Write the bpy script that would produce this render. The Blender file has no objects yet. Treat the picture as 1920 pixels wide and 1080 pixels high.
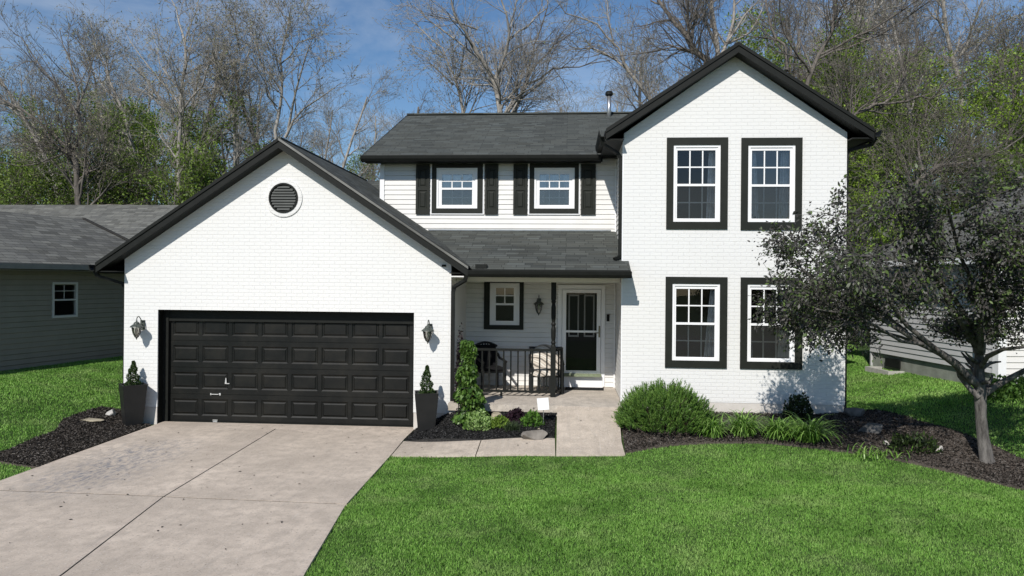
import bpy, math, random
import numpy as np
from mathutils import Vector, Matrix
sc = bpy.context.scene
R = math.radians
# ------------------------------------------------------------------ camera
F, CZ = 1400.0, 2.95                      # focal length in 1920-wide pixels, eye height
YAW, ROLL, CX0, CY0 = math.atan(103 / F), R(.5), 960., 524.
cam = bpy.data.cameras.new('camera'); cam_o = bpy.data.objects.new('camera', cam)
sc.collection.objects.link(cam_o); sc.camera = cam_o
cam.sensor_width = 36; cam.lens = F / 1920 * 36
cam.shift_y = (CY0 - 540) / 1920.; cam.clip_end = 900; cam.clip_start = .05
cam_o.location = (0, 0, CZ)
_f = Vector((-math.sin(YAW), math.cos(YAW), 0)); _r0 = Vector((math.cos(YAW), math.sin(YAW), 0))
_r = _r0 * math.cos(ROLL) + Vector((0, 0, 1)) * math.sin(ROLL); _u = _r.cross(_f)
M3 = Matrix((_r, _u, -_f)).transposed()
cam_o.rotation_euler = M3.to_euler()
# ------------------------------------------------------------------ sky, sun, exposure
LD = Vector((.30, 1.0, -.85)).normalized()
ELEV = math.asin(-LD.z); AZ = math.atan2(-LD.x, -LD.y)
w = bpy.data.worlds.new('World'); sc.world = w; w.use_nodes = True
nt = w.node_tree; nt.nodes.clear()
def wn(t, **k):
    n = nt.nodes.new(t)
    for a, b in k.items(): setattr(n, a, b)
    return n
sky = wn('ShaderNodeTexSky', sky_type='NISHITA', sun_disc=False, sun_elevation=ELEV, sun_rotation=AZ % (2 * math.pi),
         altitude=300, air_density=1.0, dust_density=.15, ozone_density=3.5)
bg = wn('ShaderNodeBackground'); out = wn('ShaderNodeOutputWorld'); tc = wn('ShaderNodeTexCoord')
mp = wn('ShaderNodeMapping'); mp.inputs['Scale'].default_value = (1.1, 1.1, 3.4)
no = wn('ShaderNodeTexNoise'); no.inputs['Scale'].default_value = 2.3; no.inputs['Detail'].default_value = 8; no.inputs['Roughness'].default_value = .62
no.inputs['Distortion'].default_value = .4
cr = wn('ShaderNodeValToRGB'); cr.color_ramp.elements[0].position = .50; cr.color_ramp.elements[1].position = .80
cr.color_ramp.elements[1].color = (.5, .5, .5, 1)
mx = wn('ShaderNodeMix', data_type='RGBA'); mx.inputs[7].default_value = (7.0, 7.6, 8.4, 1)
hs = wn('ShaderNodeHueSaturation'); hs.inputs['Saturation'].default_value = 1.1; hs.inputs['Value'].default_value = 1.0
L = nt.links.new
L(tc.outputs['Generated'], mp.inputs[0]); L(mp.outputs[0], no.inputs[0]); L(no.outputs[0], cr.inputs[0])
L(sky.outputs[0], hs.inputs['Color']); L(cr.outputs[0], mx.inputs[0]); L(hs.outputs[0], mx.inputs[6]); L(mx.outputs[2], bg.inputs[0]); L(bg.outputs[0], out.inputs[0])
bg.inputs[1].default_value = .10
sun = bpy.data.lights.new('sun', 'SUN'); sun_o = bpy.data.objects.new('sun', sun); sc.collection.objects.link(sun_o)
sun.energy = 4.5; sun.angle = R(.5); sun.color = (1, .955, .89)
sun_o.rotation_euler = LD.to_track_quat('-Z', 'Y').to_euler(); sun_o.location = (-6, -20, 20)
sc.view_settings.view_transform = 'Standard'; sc.view_settings.look = 'None'
sc.view_settings.exposure = 0; sc.view_settings.gamma = 1
sc.render.engine = 'CYCLES'
sc.cycles.max_bounces = 6; sc.cycles.transparent_max_bounces = 12; sc.cycles.diffuse_bounces = 3; sc.cycles.glossy_bounces = 3
sc.cycles.caustics_reflective = False; sc.cycles.caustics_refractive = False
sc.cycles.use_denoising = True

# ------------------------------------------------------------------ measuring helpers
def ray(px, py): return _f + _r * ((px - CX0) / F) + _u * ((CY0 - py) / F)
def at(px, py, y):                        # where the sight line meets the vertical plane Y = y
    d = ray(px, py); t = y / d.y; return Vector((d.x * t, y, CZ + d.z * t))
def ss(t): t = np.clip(t, 0, 1); return t * t * (3 - 2 * t)
def H(x, y):                              # height of the ground
    x = np.asarray(x, float); y = np.asarray(y, float)
    h = .40 * ss((y - 11.2) / 3.2) * ss((x + 2.9) / 2.6)
    h = h + .55 * ss((x - 4.5) / 4) * ss((y - 11) / 4)
    h = h + .7 * ss((-8.3 - x) / 3.8) * ss((y - 8.5) / 6)
    h = h + .7 * ss((y - 23) / 14) + 4 * ss((y - 40) / 45)
    return h
def hz(x, y): return float(H(x, y))
def gr(px, py):                           # where the sight line meets the ground
    d = ray(px, py); t = 3.0
    while t < 120 and CZ + d.z * t > hz(d.x * t, d.y * t): t += .04
    return (d.x * t, d.y * t)
# ------------------------------------------------------------------ object helpers
COL = sc.collection
def tag(o, label=None, cat=None, group=None, kind=None):
    if label: o['label'] = label
    if cat: o['category'] = cat
    if group: o['group'] = group
    if kind: o['kind'] = kind
    return o
def empty(name, loc=(0, 0, 0), rz=0, parent=None):
    o = bpy.data.objects.new(name, None); COL.objects.link(o); o.location = loc; o.rotation_euler = (0, 0, rz)
    o.empty_display_size = .1
    if parent: o.parent = parent
    return o
def copy_tree(o, parent=None):
    c = o.copy(); COL.objects.link(c); c.parent = parent
    for ch in list(o.children): copy_tree(ch, c)
    return c
class MB:
    def __init__(s): s.v = []; s.f = []; s.m = []; s.sm = []; s.mats = []; s.cm = 0; s.cs = False
    def mat(s, m):
        if m not in s.mats: s.mats.append(m)
        s.cm = s.mats.index(m); return s
    def face(s, *ps):
        b = len(s.v); s.v += [tuple(p) for p in ps]; s.f.append(tuple(range(b, b + len(ps)))); s.m.append(s.cm); s.sm.append(s.cs)
    def vf(s, vs, fs):
        b = len(s.v); s.v += [tuple(p) for p in vs]
        for f in fs: s.f.append(tuple(b + i for i in f)); s.m.append(s.cm); s.sm.append(s.cs)
    def box(s, x0, x1, y0, y1, z0, z1):
        vs = [(x, y, z) for z in (z0, z1) for y in (y0, y1) for x in (x0, x1)]
        s.vf(vs, [(0, 2, 3, 1), (4, 5, 7, 6), (0, 1, 5, 4), (2, 6, 7, 3), (0, 4, 6, 2), (1, 3, 7, 5)]); return s
    def hexa(s, b, t):                    # bottom quad and top quad, both counter-clockwise from above
        s.vf(list(b) + list(t), [(3, 2, 1, 0), (4, 5, 6, 7), (0, 1, 5, 4), (1, 2, 6, 5), (2, 3, 7, 6), (3, 0, 4, 7)]); return s
    def bar(s, a, b, wd, ht, up=(0, 0, 1)):
        a = Vector(a); b = Vector(b); d = (b - a).normalized(); sd = d.cross(Vector(up)).normalized() * wd / 2; u = sd.cross(d).normalized() * ht / 2
        q = lambda p: [p - sd - u, p + sd - u, p + sd + u, p - sd + u]
        A, B = q(a), q(b)
        s.vf(A + B, [(0, 1, 2, 3), (7, 6, 5, 4), (0, 4, 5, 1), (1, 5, 6, 2), (2, 6, 7, 3), (3, 7, 4, 0)]); return s
    def tube(s, pts, rad, n=8, caps=True):
        pts = [Vector(p) for p in pts]; k = len(pts)
        if not hasattr(rad, '__len__'): rad = [rad] * k
        rings = []; prev = None
        for i, p in enumerate(pts):
            d = (pts[min(i + 1, k - 1)] - pts[max(i - 1, 0)]).normalized()
            a = (prev - d * prev.dot(d)) if prev else d.orthogonal()
            a.normalize(); prev = a; b = d.cross(a)
            rings.append([p + (a * math.cos(t * 2 * math.pi / n) + b * math.sin(t * 2 * math.pi / n)) * rad[i] for t in range(n)])
        vs = [q for r in rings for q in r]; fs = []
        for i in range(k - 1):
            for j in range(n): fs.append((i * n + j, i * n + (j + 1) % n, (i + 1) * n + (j + 1) % n, (i + 1) * n + j))
        if caps: fs.append(tuple(range(n))[::-1]); fs.append(tuple((k - 1) * n + j for j in range(n)))
        s.vf(vs, fs); return s
    def lathe(s, prof, c=(0, 0, 0), n=16, rot=0, caps=True):
        vs = []; fs = []; k = len(prof)
        for r, z in prof:
            for j in range(n):
                a = rot + j * 2 * math.pi / n; vs.append((c[0] + r * math.cos(a), c[1] + r * math.sin(a), c[2] + z))
        for i in range(k - 1):
            for j in range(n): fs.append((i * n + j, i * n + (j + 1) % n, (i + 1) * n + (j + 1) % n, (i + 1) * n + j))
        if caps: fs.append(tuple(range(n))[::-1]); fs.append(tuple((k - 1) * n + j for j in range(n)))
        s.vf(vs, fs); return s
    def build(s, name, m=None, parent=None, bevel=0):
        me = bpy.data.meshes.new(name); me.from_pydata(s.v, [], s.f)
        for q in (s.mats or [m]): me.materials.append(q)
        if s.mats: me.polygons.foreach_set('material_index', s.m)
        if any(s.sm): me.polygons.foreach_set('use_smooth', s.sm)
        me.update()
        uv = me.uv_layers.new(name='UVMap').data     # metres: along the level direction, and up the slope
        co = me.vertices
        for p in me.polygons:
            nn = p.normal
            if abs(nn.z) > .97: t = Vector((1, 0, 0)); b = Vector((0, 1, 0))
            else:
                t = Vector((-nn.y, nn.x, 0)).normalized(); b = nn.cross(t)
            for li in p.loop_indices:
                c = co[me.loops[li].vertex_index].co; uv[li].uv = (c.dot(t), c.dot(b))
        o = bpy.data.objects.new(name, me); COL.objects.link(o)
        if parent: o.parent = parent
        if bevel:
            bm = o.modifiers.new('b', 'BEVEL'); bm.width = bevel; bm.segments = 2; bm.limit_method = 'ANGLE'
        return o
def np_mesh(name, V, Fc, mats, mi=None, parent=None, attrs=None, smooth=False):
    V = np.asarray(V, np.float32).reshape(-1, 3); Fc = np.asarray(Fc, np.int32); n, k = Fc.shape
    me = bpy.data.meshes.new(name)
    me.vertices.add(len(V)); me.vertices.foreach_set('co', V.ravel())
    me.loops.add(n * k); me.loops.foreach_set('vertex_index', Fc.ravel())
    me.polygons.add(n); me.polygons.foreach_set('loop_start', np.arange(0, n * k, k, dtype=np.int32))
    for q in mats: me.materials.append(q)
    if mi is not None: me.polygons.foreach_set('material_index', np.asarray(mi, np.int32))
    if smooth: me.polygons.foreach_set('use_smooth', np.ones(n, bool))
    me.update(calc_edges=True)
    for a, vals in (attrs or {}).items():
        at_ = me.attributes.new(a, 'FLOAT', 'FACE'); at_.data.foreach_set('value', np.asarray(vals, np.float32))
    o = bpy.data.objects.new(name, me); COL.objects.link(o)
    if parent: o.parent = parent
    return o
# ------------------------------------------------------------------ materials
def mat(name):
    m = bpy.data.materials.new(name); m.use_nodes = True; t = m.node_tree
    b = t.nodes['Principled BSDF']
    def N(ty, ins=None, **k):
        n = t.nodes.new(ty)
        for a, v in k.items(): setattr(n, a, v)
        for a, v in (ins or {}).items():
            if hasattr(v, 'is_linked') or isinstance(v, bpy.types.NodeSocket): t.links.new(v, n.inputs[a])
            else: n.inputs[a].default_value = v
        return n
    def S(a, v):
        if isinstance(v, bpy.types.NodeSocket): t.links.new(v, b.inputs[a])
        else: b.inputs[a].default_value = v
    return m, b, N, S
def c4(c): return (c[0], c[1], c[2], 1)
def ramp(N, fac, stops):
    n = N('ShaderNodeValToRGB', {'Fac': fac}); e = n.color_ramp.elements
    while len(e) < len(stops): e.new(.5)
    for q, (p, c) in zip(e, stops): q.position = p; q.color = c4(c) if hasattr(c, '__len__') else (c, c, c, 1)
    return n.outputs[0]
def mixc(N, f, a, b, mode='MIX'):
    n = N('ShaderNodeMix', data_type='RGBA', blend_type=mode)
    for i, v in ((0, f), (6, a), (7, b)):
        if isinstance(v, bpy.types.NodeSocket): n.id_data.links.new(v, n.inputs[i])
        else: n.inputs[i].default_value = c4(v) if hasattr(v, '__len__') else v
    return n.outputs[2]
def coords(N, kind='Object', scale=(1, 1, 1), rot=(0, 0, 0)):
    c = N('ShaderNodeTexCoord').outputs[kind]
    return N('ShaderNodeMapping', {'Vector': c, 'Scale': scale, 'Rotation': rot}).outputs[0]
def noise(N, v, s, d=4, r=.55, dist=0): return N('ShaderNodeTexNoise', {'Vector': v, 'Scale': s, 'Detail': d, 'Roughness': r, 'Distortion': dist}).outputs[0]
def bump(N, h, st, dist=.01, nrm=None):
    i = {'Height': h, 'Strength': st, 'Distance': dist}
    if nrm: i['Normal'] = nrm
    return N('ShaderNodeBump', i).outputs[0]
def simple(name, col, rough=.6, spec=.4, var=.15, ns=6., bs=0., bsc=60., metal=0.):
    m, b, N, S = mat(name); v = coords(N)
    n = noise(N, v, ns, 5)
    lo = tuple(c * (1 - var) for c in col); hi = tuple(min(1, c * (1 + var)) for c in col)
    S('Base Color', ramp(N, n, [(.3, lo), (.7, hi)])); S('Roughness', rough); S('Specular IOR Level', spec); S('Metallic', metal)
    if bs: S('Normal', bump(N, noise(N, v, bsc, 3), bs, .004))
    return m
def m_brick():
    m, b, N, S = mat('painted_brick'); v = coords(N, 'UV')
    wob = noise(N, v, 7, 3)
    vv = N('ShaderNodeVectorMath', {0: v, 1: N('ShaderNodeCombineXYZ', {'X': N('ShaderNodeMath', {0: wob, 1: .5}, operation='SUBTRACT').outputs[0], 'Y': N('ShaderNodeMath', {0: noise(N, v, 5, 2), 1: .5}, operation='SUBTRACT').outputs[0]}).outputs[0]}, operation='MULTIPLY_ADD')
    vv.inputs[1].default_value = (.0, .0, 0)
    sc_ = N('ShaderNodeVectorMath', {0: N('ShaderNodeCombineXYZ', {'X': wob, 'Y': noise(N, v, 5, 2)}).outputs[0], 1: (.02, .012, 0)}, operation='MULTIPLY').outputs[0]
    v2 = N('ShaderNodeVectorMath', {0: v, 1: sc_}, operation='ADD').outputs[0]
    br = N('ShaderNodeTexBrick', {'Vector': v2, 'Scale': 1., 'Mortar Size': .006, 'Mortar Smooth': .6, 'Brick Width': .215, 'Row Height': .0715, 'Bias': 0.,
           'Color1': (0.2, 0.2, 0.2, 1), 'Color2': (1, 1, 1, 1), 'Mortar': (.5, .5, .5, 1)})
    br.offset = .5
    rnd = br.outputs['Color']; fac = br.outputs['Fac']
    big = noise(N, v, .9, 4); mid = noise(N, v, 4, 4)
    paint = mixc(N, big, (.725, .72, .70), (.77, .765, .75))
    keep = N('ShaderNodeMapRange', {'Value': mid, 'From Min': .42, 'From Max': .62, 'To Min': .02, 'To Max': .17}).outputs[0]
    mo = N('ShaderNodeMath', {0: fac, 1: keep}, operation='MULTIPLY').outputs[0]
    S('Base Color', mixc(N, mo, paint, (.50, .50, .475)))
    h = N('ShaderNodeMath', {0: N('ShaderNodeMath', {0: rnd, 1: .35}, operation='MULTIPLY').outputs[0], 1: fac}, operation='SUBTRACT').outputs[0]
    h2 = N('ShaderNodeMath', {0: h, 1: N('ShaderNodeMath', {0: noise(N, v, 40, 4), 1: .35}, operation='MULTIPLY').outputs[0]}, operation='ADD').outputs[0]
    S('Normal', bump(N, h2, .55, .008)); S('Roughness', .62); S('Specular IOR Level', .25)
    return m
def m_shingle(name, dark, light, tint, rows=.13):
    m, b, N, S = mat(name); v = coords(N, 'UV')
    wob = noise(N, v, 3, 3)
    v2 = N('ShaderNodeVectorMath', {0: v, 1: N('ShaderNodeVectorMath', {0: N('ShaderNodeCombineXYZ', {'X': wob, 'Y': wob}).outputs[0], 1: (.05, .012, 0)}, operation='MULTIPLY').outputs[0]}, operation='ADD').outputs[0]
    br = N('ShaderNodeTexBrick', {'Vector': v2, 'Scale': 1., 'Mortar Size': .008, 'Mortar Smooth': .3, 'Brick Width': .28, 'Row Height': rows, 'Bias': 0.,
           'Color1': c4(dark), 'Color2': c4(light), 'Mortar': (.008, .008, .008, 1)}); br.offset = .37; br.offset_frequency = 3; br.squash = 1.4; br.squash_frequency = 2
    br2 = N('ShaderNodeTexBrick', {'Vector': v2, 'Scale': 1., 'Mortar Size': .0, 'Brick Width': .51, 'Row Height': rows, 'Color1': (0, 0, 0, 1), 'Color2': (1, 1, 1, 1)}); br2.offset = .21
    c = mixc(N, N('ShaderNodeMath', {0: br2.outputs[0], 1: .55}, operation='MULTIPLY').outputs[0], br.outputs[0], tint)
    c = mixc(N, ramp(N, noise(N, v, .7, 5), [(.3, .0), (.75, .35)]), c, light)
    c = mixc(N, N('ShaderNodeMath', {0: br.outputs['Fac'], 1: .6}, operation='MULTIPLY').outputs[0], c, (.012, .012, .012))
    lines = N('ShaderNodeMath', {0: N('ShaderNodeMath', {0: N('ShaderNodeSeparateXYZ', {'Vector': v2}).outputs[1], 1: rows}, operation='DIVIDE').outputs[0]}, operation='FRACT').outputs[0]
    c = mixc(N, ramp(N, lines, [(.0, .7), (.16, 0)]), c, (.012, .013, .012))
    c = mixc(N, ramp(N, noise(N, v, 160, 2), [(.35, .0), (.75, .5)]), c, light)
    S('Base Color', c); S('Roughness', .93); S('Specular IOR Level', .2)
    sep = N('ShaderNodeSeparateXYZ', {'Vector': v2}).outputs[1]
    saw = N('ShaderNodeMath', {0: N('ShaderNodeMath', {0: sep, 1: rows}, operation='DIVIDE').outputs[0]}, operation='FRACT').outputs[0]
    hh = N('ShaderNodeMath', {0: N('ShaderNodeMath', {0: 1., 1: saw}, operation='SUBTRACT').outputs[0], 1: N('ShaderNodeMath', {0: br2.outputs[0], 1: .5}, operation='MULTIPLY').outputs[0]}, operation='ADD').outputs[0]
    hh = N('ShaderNodeMath', {0: hh, 1: N('ShaderNodeMath', {0: noise(N, v, 90, 3), 1: .5}, operation='MULTIPLY').outputs[0]}, operation='ADD').outputs[0]
    S('Normal', bump(N, hh, .6, .012))
    return m
def m_concrete(name, base=(.57, .485, .40), stain=False):
    m, b, N, S = mat(name); v = coords(N)
    c = mixc(N, ramp(N, noise(N, v, .8, 6, .6), [(.35, 0), (.68, 1)]), tuple(x * .80 for x in base), tuple(x * 1.12 for x in base))
    c = mixc(N, ramp(N, noise(N, v, 5, 6, .7), [(.38, .75), (.58, 0)]), c, tuple(x * .72 for x in base))
    sp = noise(N, v, 42, 4, .75)
    c = mixc(N, ramp(N, sp, [(.30, .85), (.43, 0)]), c, (.15, .13, .11))
    c = mixc(N, ramp(N, noise(N, v, 35, 3, .6), [(.60, 0), (.70, .6)]), c, (.66, .62, .57))
    # the odd dark chip or spot
    vo = N('ShaderNodeTexVoronoi', {'Vector': v, 'Scale': 1.9, 'Randomness': 1.}).outputs['Distance']
    c = mixc(N, ramp(N, vo, [(.028, .8), (.045, 0)]), c, (.06, .055, .05))
    streak = noise(N, coords(N, 'Object', (9, .55, 1), (0, 0, .06)), 1.6, 6, .65)
    c = mixc(N, ramp(N, streak, [(.52, 0), (.72, .28)]), c, (.27, .245, .22))
    streak2 = noise(N, coords(N, 'Object', (16, .5, 1), (0, 0, -.1)), 1.2, 4, .6)
    c = mixc(N, ramp(N, streak2, [(.66, 0), (.74, .45)]), c, (.60, .57, .53))
    if stain:                             # bluish grey wear along the left side of the drive
        px = N('ShaderNodeSeparateXYZ', {'Vector': v})
        ax = N('ShaderNodeMapRange', {'Value': N('ShaderNodeMath', {0: N('ShaderNodeMath', {0: px.outputs[0], 1: 6.95}, operation='ADD').outputs[0]}, operation='ABSOLUTE').outputs[0], 'From Min': .15, 'From Max': 1.0, 'To Min': 1., 'To Max': 0.}).outputs[0]
        ay = N('ShaderNodeMapRange', {'Value': N('ShaderNodeMath', {0: N('ShaderNodeMath', {0: px.outputs[1], 1: -11.1}, operation='ADD').outputs[0]}, operation='ABSOLUTE').outputs[0], 'From Min': .9, 'From Max': 2.1, 'To Min': 1., 'To Max': 0.}).outputs[0]
        a = N('ShaderNodeMath', {0: ax, 1: ay}, operation='MULTIPLY').outputs[0]
        n2 = ramp(N, noise(N, coords(N, 'Object', (3.0, 1.2, 1), (0, 0, -.25)), 4.2, 10, .78), [(.46, 0), (.60, .85)])
        c = mixc(N, N('ShaderNodeMath', {0: a, 1: n2}, operation='MULTIPLY').outputs[0], c, (.15, .165, .195))
    S('Base Color', c); S('Roughness', .9); S('Specular IOR Level', .2)
    S('Normal', bump(N, N('ShaderNodeMath', {0: sp, 1: noise(N, v, 12, 4)}, operation='ADD').outputs[0], .35, .006))
    return m
def m_soil(name, dark, light, scale=22, bs=.9):
    m, b, N, S = mat(name); v = coords(N)
    n = noise(N, v, scale, 6, .7)
    c = ramp(N, n, [(.32, dark), (.62, light)])
    c = mixc(N, ramp(N, noise(N, v, .9, 4), [(.3, 0), (.7, .5)]), c, tuple(x * 1.4 for x in light))
    S('Base Color', c); S('Roughness', .95); S('Specular IOR Level', .15); S('Normal', bump(N, n, bs, .03))
    return m
def m_leafy(name, cols, rough=.55, trans=.35, patch=None, spec=.3):
    """cols spread by the per-leaf random attribute; patch = larger natural patches (scale, colour, amount)"""
    m, b, N, S = mat(name); t = m.node_tree
    r = N('ShaderNodeAttribute', attribute_name='rnd').outputs['Fac']
    k = len(cols); c = ramp(N, r, [(i / max(1, k - 1), q) for i, q in enumerate(cols)])
    if patch:
        g = N('ShaderNodeNewGeometry').outputs['Position']
        for (s, q, lo, hi, am) in patch:
            c = mixc(N, ramp(N, noise(N, g, s, 5, .6), [(lo, 0), (hi, am)]), c, q)
    S('Base Color', c); S('Roughness', rough); S('Specular IOR Level', spec)
    tr = N('ShaderNodeBsdfTranslucent', {'Color': c}); ms = N('ShaderNodeMixShader', {'Fac': trans})
    t.links.new(b.outputs[0], ms.inputs[1]); t.links.new(tr.outputs[0], ms.inputs[2]); t.links.new(ms.outputs[0], t.nodes['Material Output'].inputs[0])
    return m
def m_glass(name='window_glass', refl=.95, tint=(.93, .95, .94)):
    m, b, N, S = mat(name); t = m.node_tree
    fr = N('ShaderNodeFresnel', {'IOR': 1.75}).outputs[0]
    f = N('ShaderNodeMath', {0: fr, 1: refl}, operation='MULTIPLY', use_clamp=True).outputs[0]
    wv = noise(N, coords(N), 1.3, 2)
    gl = N('ShaderNodeBsdfGlossy', {'Roughness': .01, 'Normal': bump(N, wv, .05, .02)}); tr = N('ShaderNodeBsdfTransparent', {'Color': c4(tint)})
    ms = N('ShaderNodeMixShader', {'Fac': f}); t.links.new(tr.outputs[0], ms.inputs[1]); t.links.new(gl.outputs[0], ms.inputs[2])
    t.links.new(ms.outputs[0], t.nodes['Material Output'].inputs[0]); return m
def m_screen():
    m, b, N, S = mat('insect_screen'); t = m.node_tree
    df = N('ShaderNodeBsdfDiffuse', {'Color': (.07, .07, .065, 1)}); tr = N('ShaderNodeBsdfTransparent')
    ms = N('ShaderNodeMixShader', {'Fac': .26}); t.links.new(tr.outputs[0], ms.inputs[1]); t.links.new(df.outputs[0], ms.inputs[2])
    t.links.new(ms.outputs[0], t.nodes['Material Output'].inputs[0]); return m
def m_bark(name, a, b_, sc_=9):
    m, b, N, S = mat(name); v = coords(N, 'Object', (1, 1, .25))
    n = noise(N, v, sc_, 6, .7); S('Base Color', ramp(N, n, [(.3, a), (.7, b_)])); S('Roughness', .9); S('Specular IOR Level', .2)
    S('Normal', bump(N, n, .8, .02)); return m
MB_BRICK = m_brick()
SIDING = simple('white_siding', (.72, .71, .685), .5, .3, .04, 3, .15, 40)
WHITE = simple('white_vinyl', (.84, .84, .84), .42, .4, .03, 3)
BLACK = simple('black_paint', (.010, .011, .0095), .55, .2, .2, 8, .25, 30)
TRIMK = simple('dark_olive_trim', (.014, .016, .012), .55, .25, .15, 8, .3, 50)
DOORK = None
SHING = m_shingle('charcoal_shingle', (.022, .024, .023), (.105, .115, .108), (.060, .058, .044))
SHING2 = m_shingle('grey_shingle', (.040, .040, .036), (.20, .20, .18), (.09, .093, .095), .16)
CONC = m_concrete('drive_concrete', stain=True)
CONC2 = m_concrete('walk_concrete', (.53, .455, .375))
PORCHC = m_concrete('porch_concrete', (.55, .49, .42))
FOUND = simple('painted_foundation', (.60, .565, .52), .8, .2, .08, 5, .5, 40)
GREYF = simple('grey_foundation', (.26, .275, .24), .9, .2, .2, 4, .5, 30)
INTER = simple('interior_plaster', (.34, .32, .28), .9, .1, .1, 1)
GLASS = m_glass(); GLASSD = m_glass('door_glass', .4, (.6, .6, .6)); GLASSU = m_glass('upper_window_glass', 4.0); GLASSW = m_glass('bedroom_glass', 2.0)
SCREEN = m_screen()
CURT = simple('curtain_cloth', (.70, .72, .76), .9, .1, .2, 9)
STEEL = simple('galvanised_steel', (.42, .43, .44), .35, .5, .1, 8, 0, 0, .8)
MULCHK = m_soil('dark_mulch', (.008, .008, .008), (.05, .048, .046), 34)
MULCHB = m_soil('brown_mulch', (.020, .016, .013), (.11, .092, .078), 22)
SOIL = m_soil('lawn_soil', (.018, .035, .010), (.05, .085, .025), 14, .5)

# ------------------------------------------------------------------ ground
def axis(*segs):
    o = []
    for a, b, s in segs: o += list(np.arange(a, b, s))
    return np.array(o + [segs[-1][1]])
gx = axis((-220, -40, 18), (-40, -18, 2), (-18, 14, .3), (14, 40, 2), (40, 220, 18)); gy = axis((-120, -10, 11), (-10, 4, 1), (4, 24, .3), (24, 60, 1.5), (60, 240, 15))
X, Yg = np.meshgrid(gx, gy); V = np.stack([X, Yg, H(X, Yg)], -1).reshape(-1, 3)
nx, ny = len(gx), len(gy); ii = np.arange(nx * ny).reshape(ny, nx)
Fq = np.stack([ii[:-1, :-1], ii[:-1, 1:], ii[1:, 1:], ii[1:, :-1]], -1).reshape(-1, 4)
tag(np_mesh('ground', V, Fq, [SOIL], smooth=True), kind='structure')
def inpoly(x, y, poly):
    r = np.zeros(x.shape, bool); n = len(poly)
    for i in range(n):
        x0, y0 = poly[i]; x1, y1 = poly[(i + 1) % n]
        c = ((y0 > y) != (y1 > y)); r ^= c & (x < (x1 - x0) * (y - y0) / ((y1 - y0) if y1 != y0 else 1e-9) + x0)
    return r
def sheet(name, poly, m, lift, edge=.05, flat=None, step=.3):
    """a paved or bedded area: polygon laid over the ground with a small side face"""
    import bmesh
    bm = bmesh.new(); P = []
    n = len(poly)
    for i in range(n):
        a = np.array(poly[i]); b = np.array(poly[(i + 1) % n]); k = max(1, int(np.hypot(*(b - a)) / step))
        for j in range(k): P.append(a + (b - a) * j / k)
    f = bm.faces.new([bm.verts.new((p[0], p[1], 0)) for p in P])
    x0, x1 = min(p[0] for p in P), max(p[0] for p in P); y0, y1 = min(p[1] for p in P), max(p[1] for p in P)
    for ax, lo, hi in ((0, x0, x1), (1, y0, y1)):
        for c in np.arange(lo + step, hi - .01, step):
            bmesh.ops.bisect_plane(bm, geom=bm.verts[:] + bm.edges[:] + bm.faces[:], plane_co=(c, 0, 0) if ax == 0 else (0, c, 0), plane_no=(1, 0, 0) if ax == 0 else (0, 1, 0))
    bm.normal_update()
    if bm.faces[:][0].normal.z < 0: bmesh.ops.reverse_faces(bm, faces=bm.faces[:])
    zf = flat or hz
    for v in bm.verts: v.co.z = zf(v.co.x, v.co.y) + lift
    be = [e for e in bm.edges if e.is_boundary]
    r = bmesh.ops.extrude_edge_only(bm, edges=be)
    for v in [g for g in r['geom'] if isinstance(g, bmesh.types.BMVert)]: v.co.z -= edge
    me = bpy.data.meshes.new(name); bm.to_mesh(me); bm.free(); me.materials.append(m)
    o = bpy.data.objects.new(name, me); COL.objects.link(o); return o
def join_into(a, others):
    import bmesh
    bm = bmesh.new(); bm.from_mesh(a.data)
    for o in others: bm.from_mesh(o.data); bpy.data.objects.remove(o)
    bm.to_mesh(a.data); bm.free(); return a
flat0 = lambda x, y: 0.0
DR = [(-2.93, 14.05), (-2.93, 13.4), (-2.88, 12.2), (-2.82, 9.45), (-2.56, 7.22), (-2.1, 4.5), (-1.4, 1), (-.6, -2.5)]     # right edge of the drive
DL = [(-8.07, 14.05), (-8.0, 9.55), (-7.95, 7), (-8.1, -2.5)]
DC = [(-5.58, 14.05), (-5.31, 9.5), (-4.90, 7), (-4.4, 3), (-4.2, -2.5)]
g = .011
def off(p, d): return (p[0] + d, p[1])
pan = []
pan.append([(-8.07, 14.5), (-2.93, 14.5), (-2.93, 14.065), (-8.07, 14.065)])
pan.append([(-8.07, 14.05), off(DC[0], -g), (DC[1][0] - g, 9.575), (-8.0, 9.62)])
pan.append([off(DC[0], g), DR[0], DR[1], DR[2], (-2.82, 9.485), (DC[1][0] + g, 9.56)])
pan.append([(-8.0, 9.58), (DC[1][0] - g, 9.54), off(DC[2], -g), off(DC[3], -g), off(DC[4], -g), DL[3], DL[2]])
pan.append([(DC[1][0] + g, 9.525), (-2.82, 9.45), DR[4], DR[5], DR[6], DR[7], off(DC[4], g), off(DC[3], g), off(DC[2], g)])
ps = [sheet('driveway', p, CONC, .03, .06, flat0, 1.5) for p in pan]
drive = join_into(ps[0], ps[1:]); tag(drive, kind='structure')
jo = MB().mat(simple('joint_dirt', (.03, .028, .025), .95, .1, .3, 30)); jo.face((-7.98, -2, .023), (-1.9, 2, .023), (-2.95, 9, .023), (-2.97, 14.3, .023), (-8.0, 14.3, .023)); tag(jo.build('driveway_joint'), kind='structure')

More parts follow.
